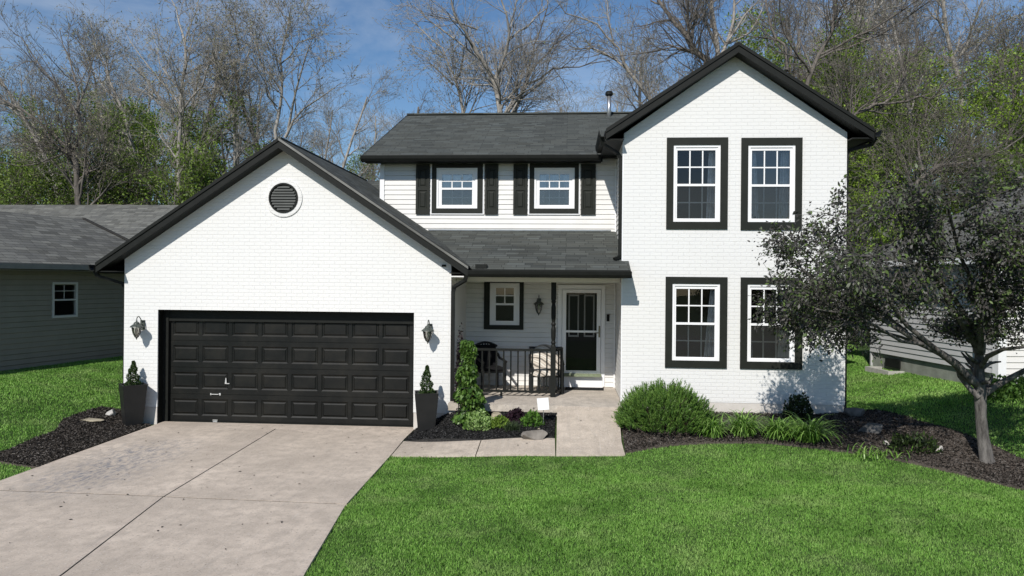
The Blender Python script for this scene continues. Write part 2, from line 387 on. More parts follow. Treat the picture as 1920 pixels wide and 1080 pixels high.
SWZ = lambda x, y: hz(x, y)
P = lambda *a: [gr(*q) for q in a]
W0, W1, W2 = P((738, 858), (892, 857), (1042, 856)); V0, V1, V2 = P((762, 831), (902, 829), (1041, 826))
s1 = sheet('sidewalk', [(-2.86, W0[1]), (W1[0] - .008, W1[1]), (V1[0] - .008, V1[1]), (-2.90, V0[1])], CONC2, .03, .07)
s2 = sheet('sidewalk', [(W1[0] + .008, W1[1]), (W2[0] - .008, W2[1]), (V2[0] - .008, V2[1]), (V1[0] + .008, V1[1])], CONC2, .03, .07)
tag(join_into(s1, [s2]), kind='structure')
WR_ = gr(1172, 856); wy0 = W2[1]
wz = lambda x, y: hz(x, y) if y < wy0 + .25 else hz(x, wy0 + .25) + (.56 - hz(x, wy0 + .25)) * min(1, (y - wy0 - .25) / (13.95 - wy0 - .25))
tag(sheet('path', [(W2[0] + .008, W2[1]), WR_, (.94, WR_[1] + .45), (.96, 13.3), (.96, 13.95), (-.16, 13.95)], CONC2, .03, .6, wz), kind='structure')
road = MB().box(-90, 90, -11, -3.2, -.1, .012).build('road', simple('asphalt', (.05, .05, .05), .9, .2, .2, 20)); tag(road, kind='structure')
# planting beds
bedR_front = P((1172, 853), (1210, 845), (1260, 838), (1330, 833), (1440, 833), (1550, 846), (1650, 860), (1720, 874), (1800, 893), (1920, 921), (1990, 945))
bedR = bedR_front + P((2000, 905), (1930, 872), (1860, 838), (1800, 815), (1720, 792), (1640, 772)) + [(5.35, 14.55), (1.02, 14.55), (.99, 13.0)]
tag(sheet('mulch_bed', bedR, MULCHB, .035, .05), kind='structure')
bedM = [(-2.88, V0[1] + .01), (V1[0], V1[1] + .01), (V2[0] - .02, V2[1] + .01), (-.19, 14.02), (-2.2, 14.1), (-2.2, 14.27), (-2.86, 14.27)]
YM = V1[1]
bmz = lambda x, y: hz(x, YM) + (.42 - hz(x, YM)) * min(1, max(0, (y - YM) / (14.0 - YM))) * min(1, (x + 2.9) / .9)
tag(sheet('mulch_bed', bedM, MULCHK, .035, .05, bmz, .15), kind='structure')
bedL = P((-30, 860), (20, 846), (60, 828), (103, 813), (117, 790), (153, 777), (190, 766)) + [(-8.84, 15.1), (-8.84, 14.2), (-8.12, 14.1), (-8.09, 13), (-8.05, 11.3)] + P((70, 880), (10, 872))
tag(sheet('mulch_bed', bedL, MULCHB, .035, .05), kind='structure')
# ------------------------------------------------------------------ house
def cells(x0, x1, z0, z1, holes):
    xs = sorted({x0, x1, *[min(max(q, x0), x1) for h in holes for q in h[:2]]}); zs = sorted({z0, z1, *[min(max(q, z0), z1) for h in holes for q in h[2:]]})
    for i in range(len(xs) - 1):
        for j in range(len(zs) - 1):
            cx = (xs[i] + xs[i + 1]) / 2; cz = (zs[j] + zs[j + 1]) / 2
            if not any(h[0] < cx < h[1] and h[2] < cz < h[3] for h in holes): yield xs[i], xs[i + 1], zs[j], zs[j + 1]
def front_face(mb, x0, x1, z0, z1, y, holes=(), rev=.1, sill=True):
    for a, b, c, d in cells(x0, x1, z0, z1, holes): mb.face((a, y, c), (b, y, c), (b, y, d), (a, y, d))
    for a, b, c, d in holes:
        mb.face((a, y, c), (a, y, d), (a, y + rev, d), (a, y + rev, c)); mb.face((b, y, d), (b, y, c), (b, y + rev, c), (b, y + rev, d))
        mb.face((a, y, d), (b, y, d), (b, y + rev, d), (a, y + rev, d))
        if sill: mb.face((b, y, c), (a, y, c), (a, y + rev, c), (b, y + rev, c))
def frame(mb, x0, x1, z0, z1, wl, wt, y0, y1, wb=None, wr=None):
    wb = wt if wb is None else wb; wr = wl if wr is None else wr
    mb.box(x0, x0 + wl, y0, y1, z0, z1); mb.box(x1 - wr, x1, y0, y1, z0, z1)
    mb.box(x0 + wl, x1 - wr, y0, y1, z1 - wt, z1); mb.box(x0 + wl, x1 - wr, y0, y1, z0, z0 + wb)
def siding(mb, a, b, z0, z1, course=.107, proud=.016, holes=()):
    """lap siding between plan points a and b (outside on the right hand walking a to b); holes in metres along the wall"""
    a = Vector((*a, 0)); b = Vector((*b, 0)); Lw = (b - a).length; t = (b - a) / Lw; n = Vector((t.y, -t.x, 0)); z = z0
    while z < z1 - .005:
        zt = min(z + course, z1); iv = [(0., Lw)]
        for h in holes:
            if h[2] < (z + zt) / 2 < h[3]: iv = [q for s, e in iv for q in ((s, min(e, h[0])), (max(s, h[1]), e)) if q[1] - q[0] > .005]
        for s, e in iv:
            A = a + t * s; B = a + t * e; o = n * proud; u = Vector((0, 0, 1))
            mb.face(A + o + u * (z + .011), B + o + u * (z + .011), B + n * .002 + u * zt, A + n * .002 + u * zt)
            mb.face(A - n * .004 + u * z, B - n * .004 + u * z, B + o + u * (z + .011), A + o + u * (z + .011))
        z = zt
def slab(mb, p, th, top, side):
    """p: eave start, eave end, ridge end, ridge start (top surface, counter-clockwise from above)"""
    p = [Vector(q) for q in p]; q = [v - Vector((0, 0, th)) for v in p]
    mb.mat(top); mb.face(*p); mb.mat(side); mb.face(*q[::-1])
    for i in range(4): mb.face(p[i], q[i], q[(i + 1) % 4], p[(i + 1) % 4])
def rake(mb, e, r, y0, y1, hi, lo):
    """board along a gable edge: e, r = (x, z) of eave and ridge on the roof surface"""
    (x0, z0), (x1, z1) = e, r
    if x0 > x1: x0, z0, x1, z1 = x1, z1, x0, z0
    mb.hexa([(x0, y0, z0 - lo), (x1, y0, z1 - lo), (x1, y1, z1 - lo), (x0, y1, z0 - lo)], [(x0, y0, z0 - hi), (x1, y0, z1 - hi), (x1, y1, z1 - hi), (x0, y1, z0 - hi)])
house = empty('house', (-2, 15, 0)); hp = lambda o: (setattr(o, 'location', (2, -15, 0)), o)[1]
tag(house, 'white painted brick two storey house with black trim, garage wing and small front porch', 'house')
def HB(mb, name, m=None, parent=None, **k):
    o = mb.build(name, m, parent or house, **k)
    if parent is None: o.location = (2, -15, 0)
    return o
YG, YW, YB = 14.3, 14.6, 16.5
# --- walls
GH = [(-8.11, -2.95, .0, 2.29)]
mb = MB(); front_face(mb, -8.81, -2.23, .35, 3.32, YG, [(-8.11, -2.95, .35, 2.29)], .03, False)
mb.face((-8.81, YG, 3.32), (-2.23, YG, 3.32), (-5.55, YG, 5.53))
mb.face((-2.23, YG, .35), (-2.23, YB + .3, .35), (-2.23, YB + .3, 3.32), (-2.23, YG, 3.32))
mb.face((-8.81, 20, .35), (-8.81, YG, .35), (-8.81, YG, 3.32), (-8.81, 20, 3.32))
HB(mb, 'garage_wall', MB_BRICK)
wins = [(2.03, 2.92, 4.09, 5.57), (3.44, 4.32, 4.09, 5.56), (2.03, 2.93, 1.42, 2.90), (3.45, 4.34, 1.42, 2.90)]
mb = MB(); front_face(mb, 1.08, 5.28, .62, 5.80, YW, wins, .1)
mb.face((1.08, YW, 5.80), (5.28, YW, 5.80), (3.18, YW, 7.28))
mb.face((5.28, YW, .3), (5.28, 24.9, .3), (5.28, 24.9, 5.8), (5.28, YW, 5.8))
HB(mb, 'brick_wall', MB_BRICK)
for bx in ((1.095, 5.265, YW, YW + .2, -.3, .615), (-8.79, -8.115, YG + .003, YG + .2, -.3, .345), (-2.945, -2.24, YG + .003, YG + .2, -.3, .345)):
    HB(MB().box(*bx), 'foundation', FOUND)
# siding walls
uph = [(-2.92, -2.0, 4.52, 5.42), (-.74, .15, 4.52, 5.42)]; lph = [(-1.70, -1.04, 1.94, 2.87), (-.03, .66, .94, 2.70)]
mb = MB(); siding(mb, (-4.18, YB), (1.08, YB), 3.0, 5.62, .107, .016, [(h[0] + 4.18, h[1] + 4.18, h[2], h[3]) for h in uph])
siding(mb, (-2.23, YB), (1.08, YB), .6, 3.0, .107, .016, [(h[0] + 2.23, h[1] + 2.23, h[2], h[3]) for h in lph])
siding(mb, (1.08, YB), (1.08, YW + .02), .6, 5.80); siding(mb, (-4.18, 24.9), (-4.18, YB), 2.9, 5.62)
mb.face((-4.18, 24.9, 5.62), (-4.18, YB, 5.62), (-4.18, 20.8, 7.45)); siding(mb, (5.28, 24.9), (-4.18, 24.9), .4, 5.62, .21)
HB(mb, 'siding_wall', SIDING)
for bx in ((-4.20, -4.10, YB - .03, YB - .017, 3.3, 5.5), (1.035, 1.063, YB - .045, YB - .017, .6, 5.6), (1.056, 1.079, YW + .001, YW + .06, .6, 5.7)): HB(MB().box(*bx), 'corner_board', WHITE)
mb = MB(); mb.box(-3.1, .95, YB - .03, YB - .018, 4.03, 4.055); HB(mb, 'flashing', STEEL)
# interior rooms seen through the glass
mb = MB()
for (a, b, c, d, e, f) in ((1.3, 5.1, YW + .12, YW + 3.4, .75, 3.1), (1.3, 5.1, YW + .12, YW + 3.4, 3.3, 5.75), (-4.0, .9, YB + .12, YB + 3, 3.4, 5.6), (-2.2, .98, YB + .12, YB + 3, .62, 2.95)):
    mb.face((a, c, e), (b, c, e), (b, d, e), (a, d, e)); mb.face((a, d, f), (b, d, f), (b, c, f), (a, c, f)); mb.face((a, d, e), (b, d, e), (b, d, f), (a, d, f))
    mb.face((a, c, e), (a, d, e), (a, d, f), (a, c, f)); mb.face((b, d, e), (b, c, e), (b, c, f), (b, d, f))
HB(mb, 'interior_wall', INTER)
# --- roofs
gl, grr, gp = (-9.22, 3.22), (-1.86, 3.20), (-5.56, 5.65)
mb = MB(); slab(mb, [(gl[0], 20.2, gl[1]), (gl[0], 14.0, gl[1]), (gp[0], 14.0, gp[1]), (gp[0], 20.2, gp[1])], .05, SHING, BLACK)
slab(mb, [(grr[0], 14.0, grr[1]), (grr[0], YB - .03, grr[1]), (gp[0], YB - .03, gp[1]), (gp[0], 14.0, gp[1])], .05, SHING, BLACK)
zc = gp[1] - (4.2 - 5.56 + 0) * 0
sl = (gp[1] - grr[1]) / (grr[0] - gp[0]); xe = -4.2
slab(mb, [(xe, YB - .03, gp[1] - sl * (xe - gp[0])), (xe, 20.2, gp[1] - sl * (xe - gp[0])), (gp[0], 20.2, gp[1]), (gp[0], YB - .03, gp[1])], .05, SHING, BLACK)
slab(mb, [(-9.2, 18.2, 4.3), (-4.22, 18.2, 4.3), (-4.22, 20.4, 5.66), (-9.2, 20.4, 5.66)], .05, SHING, BLACK)
mb.mat(SHING); mb.bar((gp[0], 14.005, gp[1] - .012), (gp[0], 20.2, gp[1] - .012), .10, .03)
HB(mb, 'garage_roof')
mr = (20.8, 7.56); ms = (mr[1] - 5.66) / (20.8 - 16.17)
mb = MB(); slab(mb, [(-4.52, 16.17, 5.66), (5.3, 16.17, 5.66), (5.3, *mr), (-4.52, *mr)], .05, SHING, BLACK)
slab(mb, [(5.3, 25.4, 5.66), (-4.52, 25.4, 5.66), (-4.52, *mr), (5.3, *mr)], .05, SHING, BLACK)
mb.mat(SHING); mb.bar((-4.53, 20.8, 7.575), (3.0, 20.8, 7.575), .2, .035)
HB(mb, 'main_roof')
wl, wr, wp = (.72, 5.84), (5.66, 5.82), (3.18, 7.46)
mb = MB(); slab(mb, [(wl[0], 20.8, wl[1]), (wl[0], 14.3, wl[1]), (wp[0], 14.3, wp[1]), (wp[0], 20.8, wp[1])], .05, SHING, BLACK)
slab(mb, [(wr[0], 14.3, wr[1]), (wr[0], 20.8, wr[1]), (wp[0], 20.8, wp[1]), (wp[0], 14.3, wp[1])], .05, SHING, BLACK)
mb.mat(SHING); mb.bar((wp[0], 14.305, wp[1] - .012), (wp[0], 20.8, wp[1] - .012), .10, .03)
HB(mb, 'wing_roof')
mb = MB(); slab(mb, [(-1.80, 14.08, 3.14), (1.078, 14.08, 3.14), (1.078, YB - .02, 4.02), (-3.12, YB - .02, 4.02)], .05, SHING, BLACK)
z146 = 3.14 + (4.02 - 3.14) / 2.4 * (YW - .006 - 14.08)
slab(mb, [(1.078, 14.08, 3.141), (1.19, 14.08, 3.141), (1.19, YW - .006, z146), (1.078, YW - .006, z146)], .05, SHING, BLACK)
HB(mb, 'porch_roof')
# --- rake boards, fascia, soffits
mb = MB()
for (e, r, y) in ((gl, gp, 14.0), (grr, gp, 14.0), (wl, wp, 14.3), (wr, wp, 14.3)):
    if e is not grr: rake(mb, e, r, y - .022, y + .0, .012, .075)
    rake(mb, e, r, y - .001, y + .024, .076, .205)
mb.box(-4.52, .74, 16.14, 16.168, 5.50, 5.645); rk = lambda y0, y1: None
mb.hexa([(-4.55, 16.2, 5.50), (-4.525, 16.2, 5.50), (-4.525, 20.8, 7.40), (-4.55, 20.8, 7.40)], [(-4.55, 16.2, 5.66), (-4.525, 16.2, 5.66), (-4.525, 20.8, 7.56), (-4.55, 20.8, 7.56)])
mb.box(-9.235, -9.215, 14.03, 20.2, 3.0, 3.18); mb.box(-1.875, -1.85, 14.03, 14.1, 3.0, 3.15)
mb.box(.70, .72, 14.33, 16.16, 5.60, 5.80); mb.box(5.66, 5.68, 14.33, 20.8, 5.60, 5.78); mb.box(-1.86, 1.19, 14.055, 14.075, 2.99, 3.10)
HB(mb, 'fascia', BLACK)
mb = MB(); rake(mb, grr, gp, 13.978, 14.0, .012, .06); HB(mb, 'drip_edge', simple('glint_drip_metal', (.16, .155, .14), .38, .5, .5, 1.2, 0, 0, .35))  # paler colour on this rake alone stands in for sun glancing off it
mb = MB()
for (e, r, ya, yb) in ((gl, gp, 14.02, YG - .002), (grr, gp, 14.02, YG - .002), (wl, wp, 14.32, YW - .002), (wr, wp, 14.32, YW - .002)): rake(mb, e, r, ya + .004, yb, .185, .203)
mb.box(-9.214, -8.812, 14.03, 20, 3.03, 3.05); mb.box(-2.228, -1.87, 14.06, 14.7, 3.05, 3.07)
mb.box(.722, 1.06, 14.34, 16.4, 5.63, 5.65); mb.box(5.282, 5.658, 14.34, 20.8, 5.63, 5.65); mb.box(-4.50, .72, 16.17, YB - .018, 5.52, 5.545)
HB(mb, 'soffit', BLACK)
mb = MB(); mb.box(-2.22, 1.055, 14.08, YB - .02, 2.985, 3.01); HB(mb, 'porch_ceiling', SIDING)
mb = MB(); mb.box(-2.22, 1.055, 14.93, 15.07, 2.90, 2.984); HB(mb, 'porch_beam', SIDING)
# --- gutters and downspouts
def gutter(p0, p1, out, name='gutter'):
    """open K shaped trough; out = unit vector away from the wall"""
    p0 = Vector(p0); p1 = Vector(p1); o = Vector(out); u = Vector((0, 0, 1)); mb = MB()
    pr = [(0, .0), (.0, -.11), (.065, -.11), (.095, -.06), (.105, -.0), (.118, .0), (.118, -.012), (.108, -.07), (.075, -.125), (-.005, -.125)]
    A = [p0 + o * a + u * b for a, b in pr]; B = [p1 + o * a + u * b for a, b in pr]; n = len(pr)
    mb.vf(A + B, [(i, (i + 1) % n, n + (i + 1) % n, n + i) for i in range(n)] + [tuple(range(n))[::-1], tuple(range(n, 2 * n))])
    return HB(mb, name, BLACK)
gutter((-4.53, 16.138, 5.635), (.70, 16.138, 5.635), (0, -1, 0)); gutter((-1.86, 14.053, 3.118), (1.20, 14.053, 3.118), (0, -1, 0))
gutter((-9.237, 13.98, 3.165), (-9.237, 20.2, 3.165), (-1, 0, 0)); gutter((.698, 14.29, 5.80), (.698, 16.10, 5.80), (-1, 0, 0)); gutter((5.682, 14.29, 5.78), (5.682, 20.8, 5.78), (1, 0, 0))
def spout(pts, r=.036):
    mb = MB(); pts = [Vector(p) for p in pts]
    for i in range(len(pts) - 1):
        d = (pts[i + 1] - pts[i]).normalized(); up = (0, 1, 0) if abs(d.z) > .7 else (0, 0, 1)
        mb.bar(pts[i] - d * .012, pts[i + 1] + d * .012, r * 2, r * 1.6, up)
    return HB(mb, 'downspout', BLACK)
spout([(-1.90, 14.02, 3.02), (-1.92, 14.05, 2.93), (-2.16, 14.25, 2.80), (-2.185, 14.26, 2.70), (-2.185, 14.26, .42), (-2.12, 14.12, .36)])
spout([(-9.29, 14.1, 3.04), (-9.25, 14.12, 2.95), (-8.89, 14.4, 2.80), (-8.85, 14.42, 2.70), (-8.85, 14.42, .4)])
spout([(.64, 14.38, 5.68), (.66, 14.42, 5.56), (.96, 14.64, 5.42), (1.025, 14.66, 5.34), (1.025, 14.66, 3.42), (.92, 14.60, 3.37)])
spout([(5.75, 14.5, 5.66), (5.72, 14.6, 5.56), (5.36, 14.75, 5.48), (5.325, 14.76, 5.40), (5.325, 14.76, .45)])
# --- windows
def window(wo, tro, y, mid, gl_in, grid_u, grid_l, curtains=(), screen=True, glass=GLASS, rec=.0):
    """wo: white frame outer (x0,x1,z0,z1); tro: black casing outer; gl_in: margins l,r,b,t of the glass inside the frame"""
    x0, x1, z0, z1 = wo; mb = MB(); f = y + rec
    a, b, c, d = x0 + gl_in[0], x1 - gl_in[1], z0 + gl_in[2], z1 - gl_in[3]
    frame(mb, x0, x1, z0, z1, .045, .045, f - .012, f + .09)
    frame(mb, x0 + .045, x1 - .045, z0 + .045, z1 - .045, gl_in[0] - .045, gl_in[3] - .045, f + .008, f + .07, gl_in[2] - .045, gl_in[1] - .045)
    mb.box(a, b, f - .002, f + .065, mid - .022, mid + .022)
    wn_ = HB(mb, 'window', WHITE)
    mb = MB(); t = tro; frame(mb, t[0], t[1], t[2], t[3], x0 - t[0], t[3] - z1, y - .03, y + .02, z0 - t[2], t[1] - x1); HB(mb, 'casing', TRIMK, wn_)
    def grid(c0, d0, nc, nr, yy, w=.024):
        mb = MB()
        for i in range(1, nc): q = a + (b - a) * i / nc; mb.box(q - w / 2, q + w / 2, yy, yy + .010, c0, d0)
        for j in range(1, nr):
            q = c0 + (d0 - c0) * j / nr
            for i in range(nc):
                l = a + (b - a) * i / nc + (w / 2 if i else 0); r = a + (b - a) * (i + 1) / nc - (w / 2 if i < nc - 1 else 0); mb.box(l, r, yy, yy + .010, q - w / 2, q + w / 2)
        HB(mb, 'glazing_bars', WHITE, wn_)
    if grid_u: grid(mid + .022, d, *grid_u, f + .017)
    if grid_l: grid(c, mid - .022, *grid_l, f + .0435)
    mb = MB(); mb.face((a, f + .028, mid + .02), (b, f + .028, mid + .02), (b, f + .028, d), (a, f + .028, d)); HB(mb, 'pane', glass, wn_)
    mb = MB(); mb.face((a, f + .042, c), (b, f + .042, c), (b, f + .042, mid - .02), (a, f + .042, mid - .02)); HB(mb, 'pane', glass, wn_)
    if screen:
        mb = MB(); mb.face((a, f + .018, c), (b, f + .018, c), (b, f + .018, mid - .02), (a, f + .018, mid - .02)); HB(mb, 'insect_screen', SCREEN, wn_)
    for (s, e, s2, e2, zb, zt) in curtains:           # top and bottom extents as fractions of the glass
        mb = MB(); n = 18; W = b - a
        for i in range(n):
            u0, u1 = i / n, (i + 1) / n; wv = lambda u: f + .16 + .022 * math.sin(u * 19)
            T = lambda u: a + W * (s + (e - s) * u); B = lambda u: a + W * (s2 + (e2 - s2) * u)
            mb.face((B(u0), wv(u0), c + (d - c) * zb), (B(u1), wv(u1), c + (d - c) * zb), (T(u1), wv(u1), c + (d - c) * zt), (T(u0), wv(u0), c + (d - c) * zt))
        HB(mb, 'curtain', CURT, wn_)
    return wn_
gm = (.075, .09, .065, .10)
window(wins[0], (1.90, 3.06, 3.95, 5.71), YW, 4.80, gm, (3, 2), (3, 2), [(.86, 1.05, .80, 1.05, 0, 1)])
window(wins[1], (3.31, 4.45, 3.94, 5.70), YW, 4.79, gm, (3, 2), (3, 2), [(-.04, .16, -.04, .26, 0, 1), (.82, 1.04, .76, 1.04, 0, 1)], True, GLASSW)
window(wins[2], (1.90, 3.07, 1.28, 3.03), YW, 2.13, gm, (3, 2), (3, 2), [(.92, 1.06, .76, 1.06, 0, 1)])
window(wins[3], (3.32, 4.48, 1.28, 3.03), YW, 2.13, gm, (3, 2), (3, 2), [(-.04, .03, -.04, .10, 0, 1), (.84, 1.06, .74, 1.06, 0, 1)])
gs = (.12, .12, .08, .14)
window(uph[0], (-3.02, -1.88, 4.41, 5.51), YB - .012, 4.96, gs, (3, 2), (3, 2), [(0, 1, .02, .5, .62, 1)], True, GLASSU)
window(uph[1], (-.84, .24, 4.41, 5.51), YB - .012, 4.96, gs, (3, 2), (3, 2), [(0, .22, 0, .16, .1, 1), (.80, 1, .86, 1, .1, 1), (.3, .7, .35, .65, .6, 1)], True, GLASSU)
window(lph[0], (-1.83, -.95, 1.84, 2.92), YB - .012, 2.40, (.13, .13, .09, .11), (2, 2), None)
# thin white border round the upper casings
for (a, b) in ((-3.05, -1.85), (-.87, .27)):
    mb = MB(); frame(mb, a, b, 4.385, 5.515, .026, .004, YB - .035, YB - .016, .022); HB(mb, 'window_border', WHITE)
def raised(mb, x0, x1, z0, z1, y, L=((0, 0), (.014, .013), (.034, .013), (.056, .001))):
    rs = [[(x0 + i, y + d, z0 + i), (x1 - i, y + d, z0 + i), (x1 - i, y + d, z1 - i), (x0 + i, y + d, z1 - i)] for i, d in L]
    for p, q in zip(rs, rs[1:]):
        for k in range(4): mb.face(p[k], p[(k + 1) % 4], q[(k + 1) % 4], q[k])
    mb.face(*rs[-1])
for x0, x1 in ((-3.38, -3.07), (-1.83, -1.54), (-1.20, -.89), (.29, .61)):
    mb = MB(); y = YB - .05; z0, z1 = 4.39, 5.50; pn = [(x0 + .055, x1 - .055, z0 + .12, z0 + .53), (x0 + .055, x1 - .055, z0 + .60, z1 - .10)]
    for c in cells(x0, x1, z0, z1, pn): mb.face((c[0], y, c[2]), (c[1], y, c[2]), (c[1], y, c[3]), (c[0], y, c[3]))
    for q in pn: raised(mb, *q, y)
    Q = [(x0, y, z0), (x1, y, z0), (x1, y, z1), (x0, y, z1)]
    for k in range(4):
        a, b = Q[k], Q[(k + 1) % 4]; mb.face(b, a, (a[0], YB - .012, a[2]), (b[0], YB - .012, b[2]))
    HB(mb, 'shutter', TRIMK)
# --- round gable vent
cxv, czv = -5.56, 4.51
mb = MB(); n = 44
def ringpts(r, y): return [(cxv + r * math.cos(i * 2 * math.pi / n), y, czv + r * math.sin(i * 2 * math.pi / n)) for i in range(n)]
def rings(mb, prof):
    rr = [ringpts(r, y) for r, y in prof]
    for p, q in zip(rr, rr[1:]):
        for i in range(n): mb.face(p[i], p[(i + 1) % n], q[(i + 1) % n], q[i])
rings(mb, [(.375, YG), (.373, YG - .022), (.30, YG - .026), (.292, YG - .02)]); vr = HB(mb, 'vent_surround', MB_BRICK)
mb = MB(); rings(mb, [(.297, YG - .004), (.292, YG - .045), (.262, YG - .045), (.256, YG - .006)]); mb.face(*ringpts(.262, YG - .003))
vent = HB(mb, 'gable_vent', BLACK)
VENTM = simple('vent_louver', (.07, .075, .07), .4, .5, .1, 5)
mb = MB()
for k in range(9):
    z = czv - .215 + k * .054; hw = math.sqrt(max(.001, .252 ** 2 - (z - czv) ** 2)) - .004
    mb.hexa([(cxv - hw, YG - .040, z - .022), (cxv + hw, YG - .040, z - .022), (cxv + hw, YG - .034, z - .022), (cxv - hw, YG - .034, z - .022)],
            [(cxv - hw, YG - .012, z + .022), (cxv + hw, YG - .012, z + .022), (cxv + hw, YG - .006, z + .022), (cxv - hw, YG - .006, z + .022)])
HB(mb, 'louver', VENTM, vent)
# --- garage door
def m_door():
    m, b, N, S = mat('black_garage_door'); v = coords(N)
    gr_ = noise(N, coords(N, 'Object', (4, 4, 60)), 3, 4, .7); wear = noise(N, v, 1.3, 6, .7)
    c = mixc(N, ramp(N, wear, [(.45, 0), (.68, .6)]), (.0055, .006, .0055), (.017, .0155, .011)); S('Base Color', c)
    S('Roughness', ramp(N, wear, [(.3, .34), (.7, .52)])); S('Specular IOR Level', .3); S('Normal', bump(N, gr_, .35, .002)); return m
DOORM = m_door()
yd = YG + .27; x0, x1 = -8.0, -3.0; mb = MB(); secs = 4; hh = .538; pn = []
for s in range(secs):
    zb = .045 + s * hh
    mb.face((x0, yd, zb - .004), (x1, yd, zb - .004), (x1, yd + .01, zb + .003), (x0, yd + .01, zb + .003))
    ps_ = [(x0 + .055 + i * .6156, x0 + .055 + i * .6156 + .545, zb + .105, zb + hh - .100) for i in range(8)]
    for c in cells(x0, x1, zb + .004, zb + hh - .004, ps_): mb.face((c[0], yd, c[2]), (c[1], yd, c[2]), (c[1], yd, c[3]), (c[0], yd, c[3]))
    for q in ps_: raised(mb, *q, yd, ((0, 0), (.024, .017), (.040, .017), (.062, .001)))
gd = HB(mb, 'garage_door', DOORM)
mb = MB(); mb.box(-8.14, -8.108, YG + .031, YG + .3, .02, 2.30); mb.box(-2.951, -2.93, YG + .031, YG + .3, .02, 2.30); mb.box(-8.108, -2.951, YG + .031, YG + .3, 2.291, 2.32); mb.box(-8.108, -8.0, YG + .2, YG + .3, .02, 2.29); mb.box(-3.0, -2.951, YG + .2, YG + .3, .02, 2.29); mb.box(-8.0, -3.0, YG + .22, YG + .268, 2.055, 2.29)
mb.box(-8.0, -3.0, yd + .02, yd + .05, .02, 2.2); mb.box(-8.0, -3.0, yd - .01, yd + .02, .022, .042); HB(mb, 'door_frame', BLACK, gd)
HW = simple('bright_hardware', (.5, .5, .48), .35, .6, .1, 10)
def fixp(px, py, y): q = at(px, py, y); return q.x, q.z
hx, hz_ = fixp(424, 714, yd); mb = MB(); mb.hexa([(hx - .02, yd - .02, hz_ - .06), (hx + .02, yd - .02, hz_ - .06), (hx + .02, yd, hz_ - .06), (hx - .02, yd, hz_ - .06)], [(hx - .006, yd - .012, hz_ + .06), (hx + .006, yd - .012, hz_ + .06), (hx + .006, yd, hz_ + .06), (hx - .006, yd, hz_ + .06)])
mb.box(hx + .022, hx + .08, yd - .03, yd - .012, hz_ - .06, hz_ - .045); HB(mb, 'lock', HW, gd)
hx, hz_ = fixp(404, 739, yd); mb = MB(); mb.tube([(hx - .09, yd - .002, hz_), (hx - .08, yd - .03, hz_), (hx + .07, yd - .03, hz_), (hx + .08, yd - .002, hz_)], .009, 8); mb.box(hx - .105, hx - .085, yd - .008, yd, hz_ - .02, hz_ + .02); mb.box(hx + .075, hx + .11, yd - .008, yd, hz_ - .022, hz_ + .022); HB(mb, 'handle', HW, gd)
hx, hz_ = fixp(404, 790, yd); mb = MB(); mb.box(hx - .05, hx + .05, yd - .022, yd, hz_ + .02, hz_ + .034); mb.box(hx - .045, hx + .045, yd - .022, yd, hz_ - .012, hz_ + .004); HB(mb, 'lift_handle', HW, gd)
# --- wall lanterns
LGLASS = m_glass('lantern_glass', 2.2, (.80, .80, .76)); LMET = simple('weathered_bronze', (.055, .065, .055), .45, .5, .35, 25, .3, 60); BULB = simple('bulb_glass', (.75, .72, .66), .2, .5, .02, 3)
def lantern(x, y, z, wall, s=1., m=LMET):
    mb = MB(); c = (x, y, z)                 # z = bottom finial tip
    mb.lathe([(.004, 0), (.012, .02), (.02, .04), (.035, .052), (.04, .062)], c, 12)
    mb.lathe([(.105 * s, .25), (.125 * s, .245), (.118 * s, .262), (.075 * s, .30), (.06 * s, .305), (.052 * s, .335), (.03, .35), (.012, .362), (.016, .372), (.004, .39)], c, 16)
    for k in range(6):
        a = k * math.pi / 3 + .3; mb.tube([(x + .036 * math.cos(a), y + .036 * math.sin(a), z + .055), (x + .072 * s * math.cos(a), y + .072 * s * math.sin(a), z + .13), (x + .093 * s * math.cos(a), y + .093 * s * math.sin(a), z + .25)], .005, 5)
    pts = [(x, y + .0, z + .385)] + [(x, y + .06 - .06 * math.cos(t), z + .40 + .055 * math.sin(t)) for t in (.5, 1.2, 1.9, 2.6)] + [(x + .0, wall - .02, z + .33)]
    mb.tube(pts, .009, 6); mb.box(x - .045, x + .045, wall - .022, wall, z + .19, z + .375); mb.bar((x, wall - .02, z + .28), (x, y + .05, z + .30), .025, .025)
    o = HB(mb, 'wall_lantern', m)
    mb = MB(); mb.cs = True; mb.lathe([(.035, .058), (.058 * s, .10), (.078 * s, .165), (.090 * s, .25)], c, 18, caps=False); HB(mb, 'lantern_glass', LGLASS, o)
    mb = MB(); mb.lathe([(.012, .075), (.014, .15), (.02, .17), (.018, .21), (.006, .235)], c, 10); HB(mb, 'bulb', BULB, o)
q = at(256, 637, 14.08); lantern(q.x, 14.08, q.z, YG); q = at(802, 645, 14.08); lantern(q.x, 14.08, q.z, YG); q = at(1010, 592, 16.28); lantern(q.x, 16.28, q.z, YB - .016, .92)
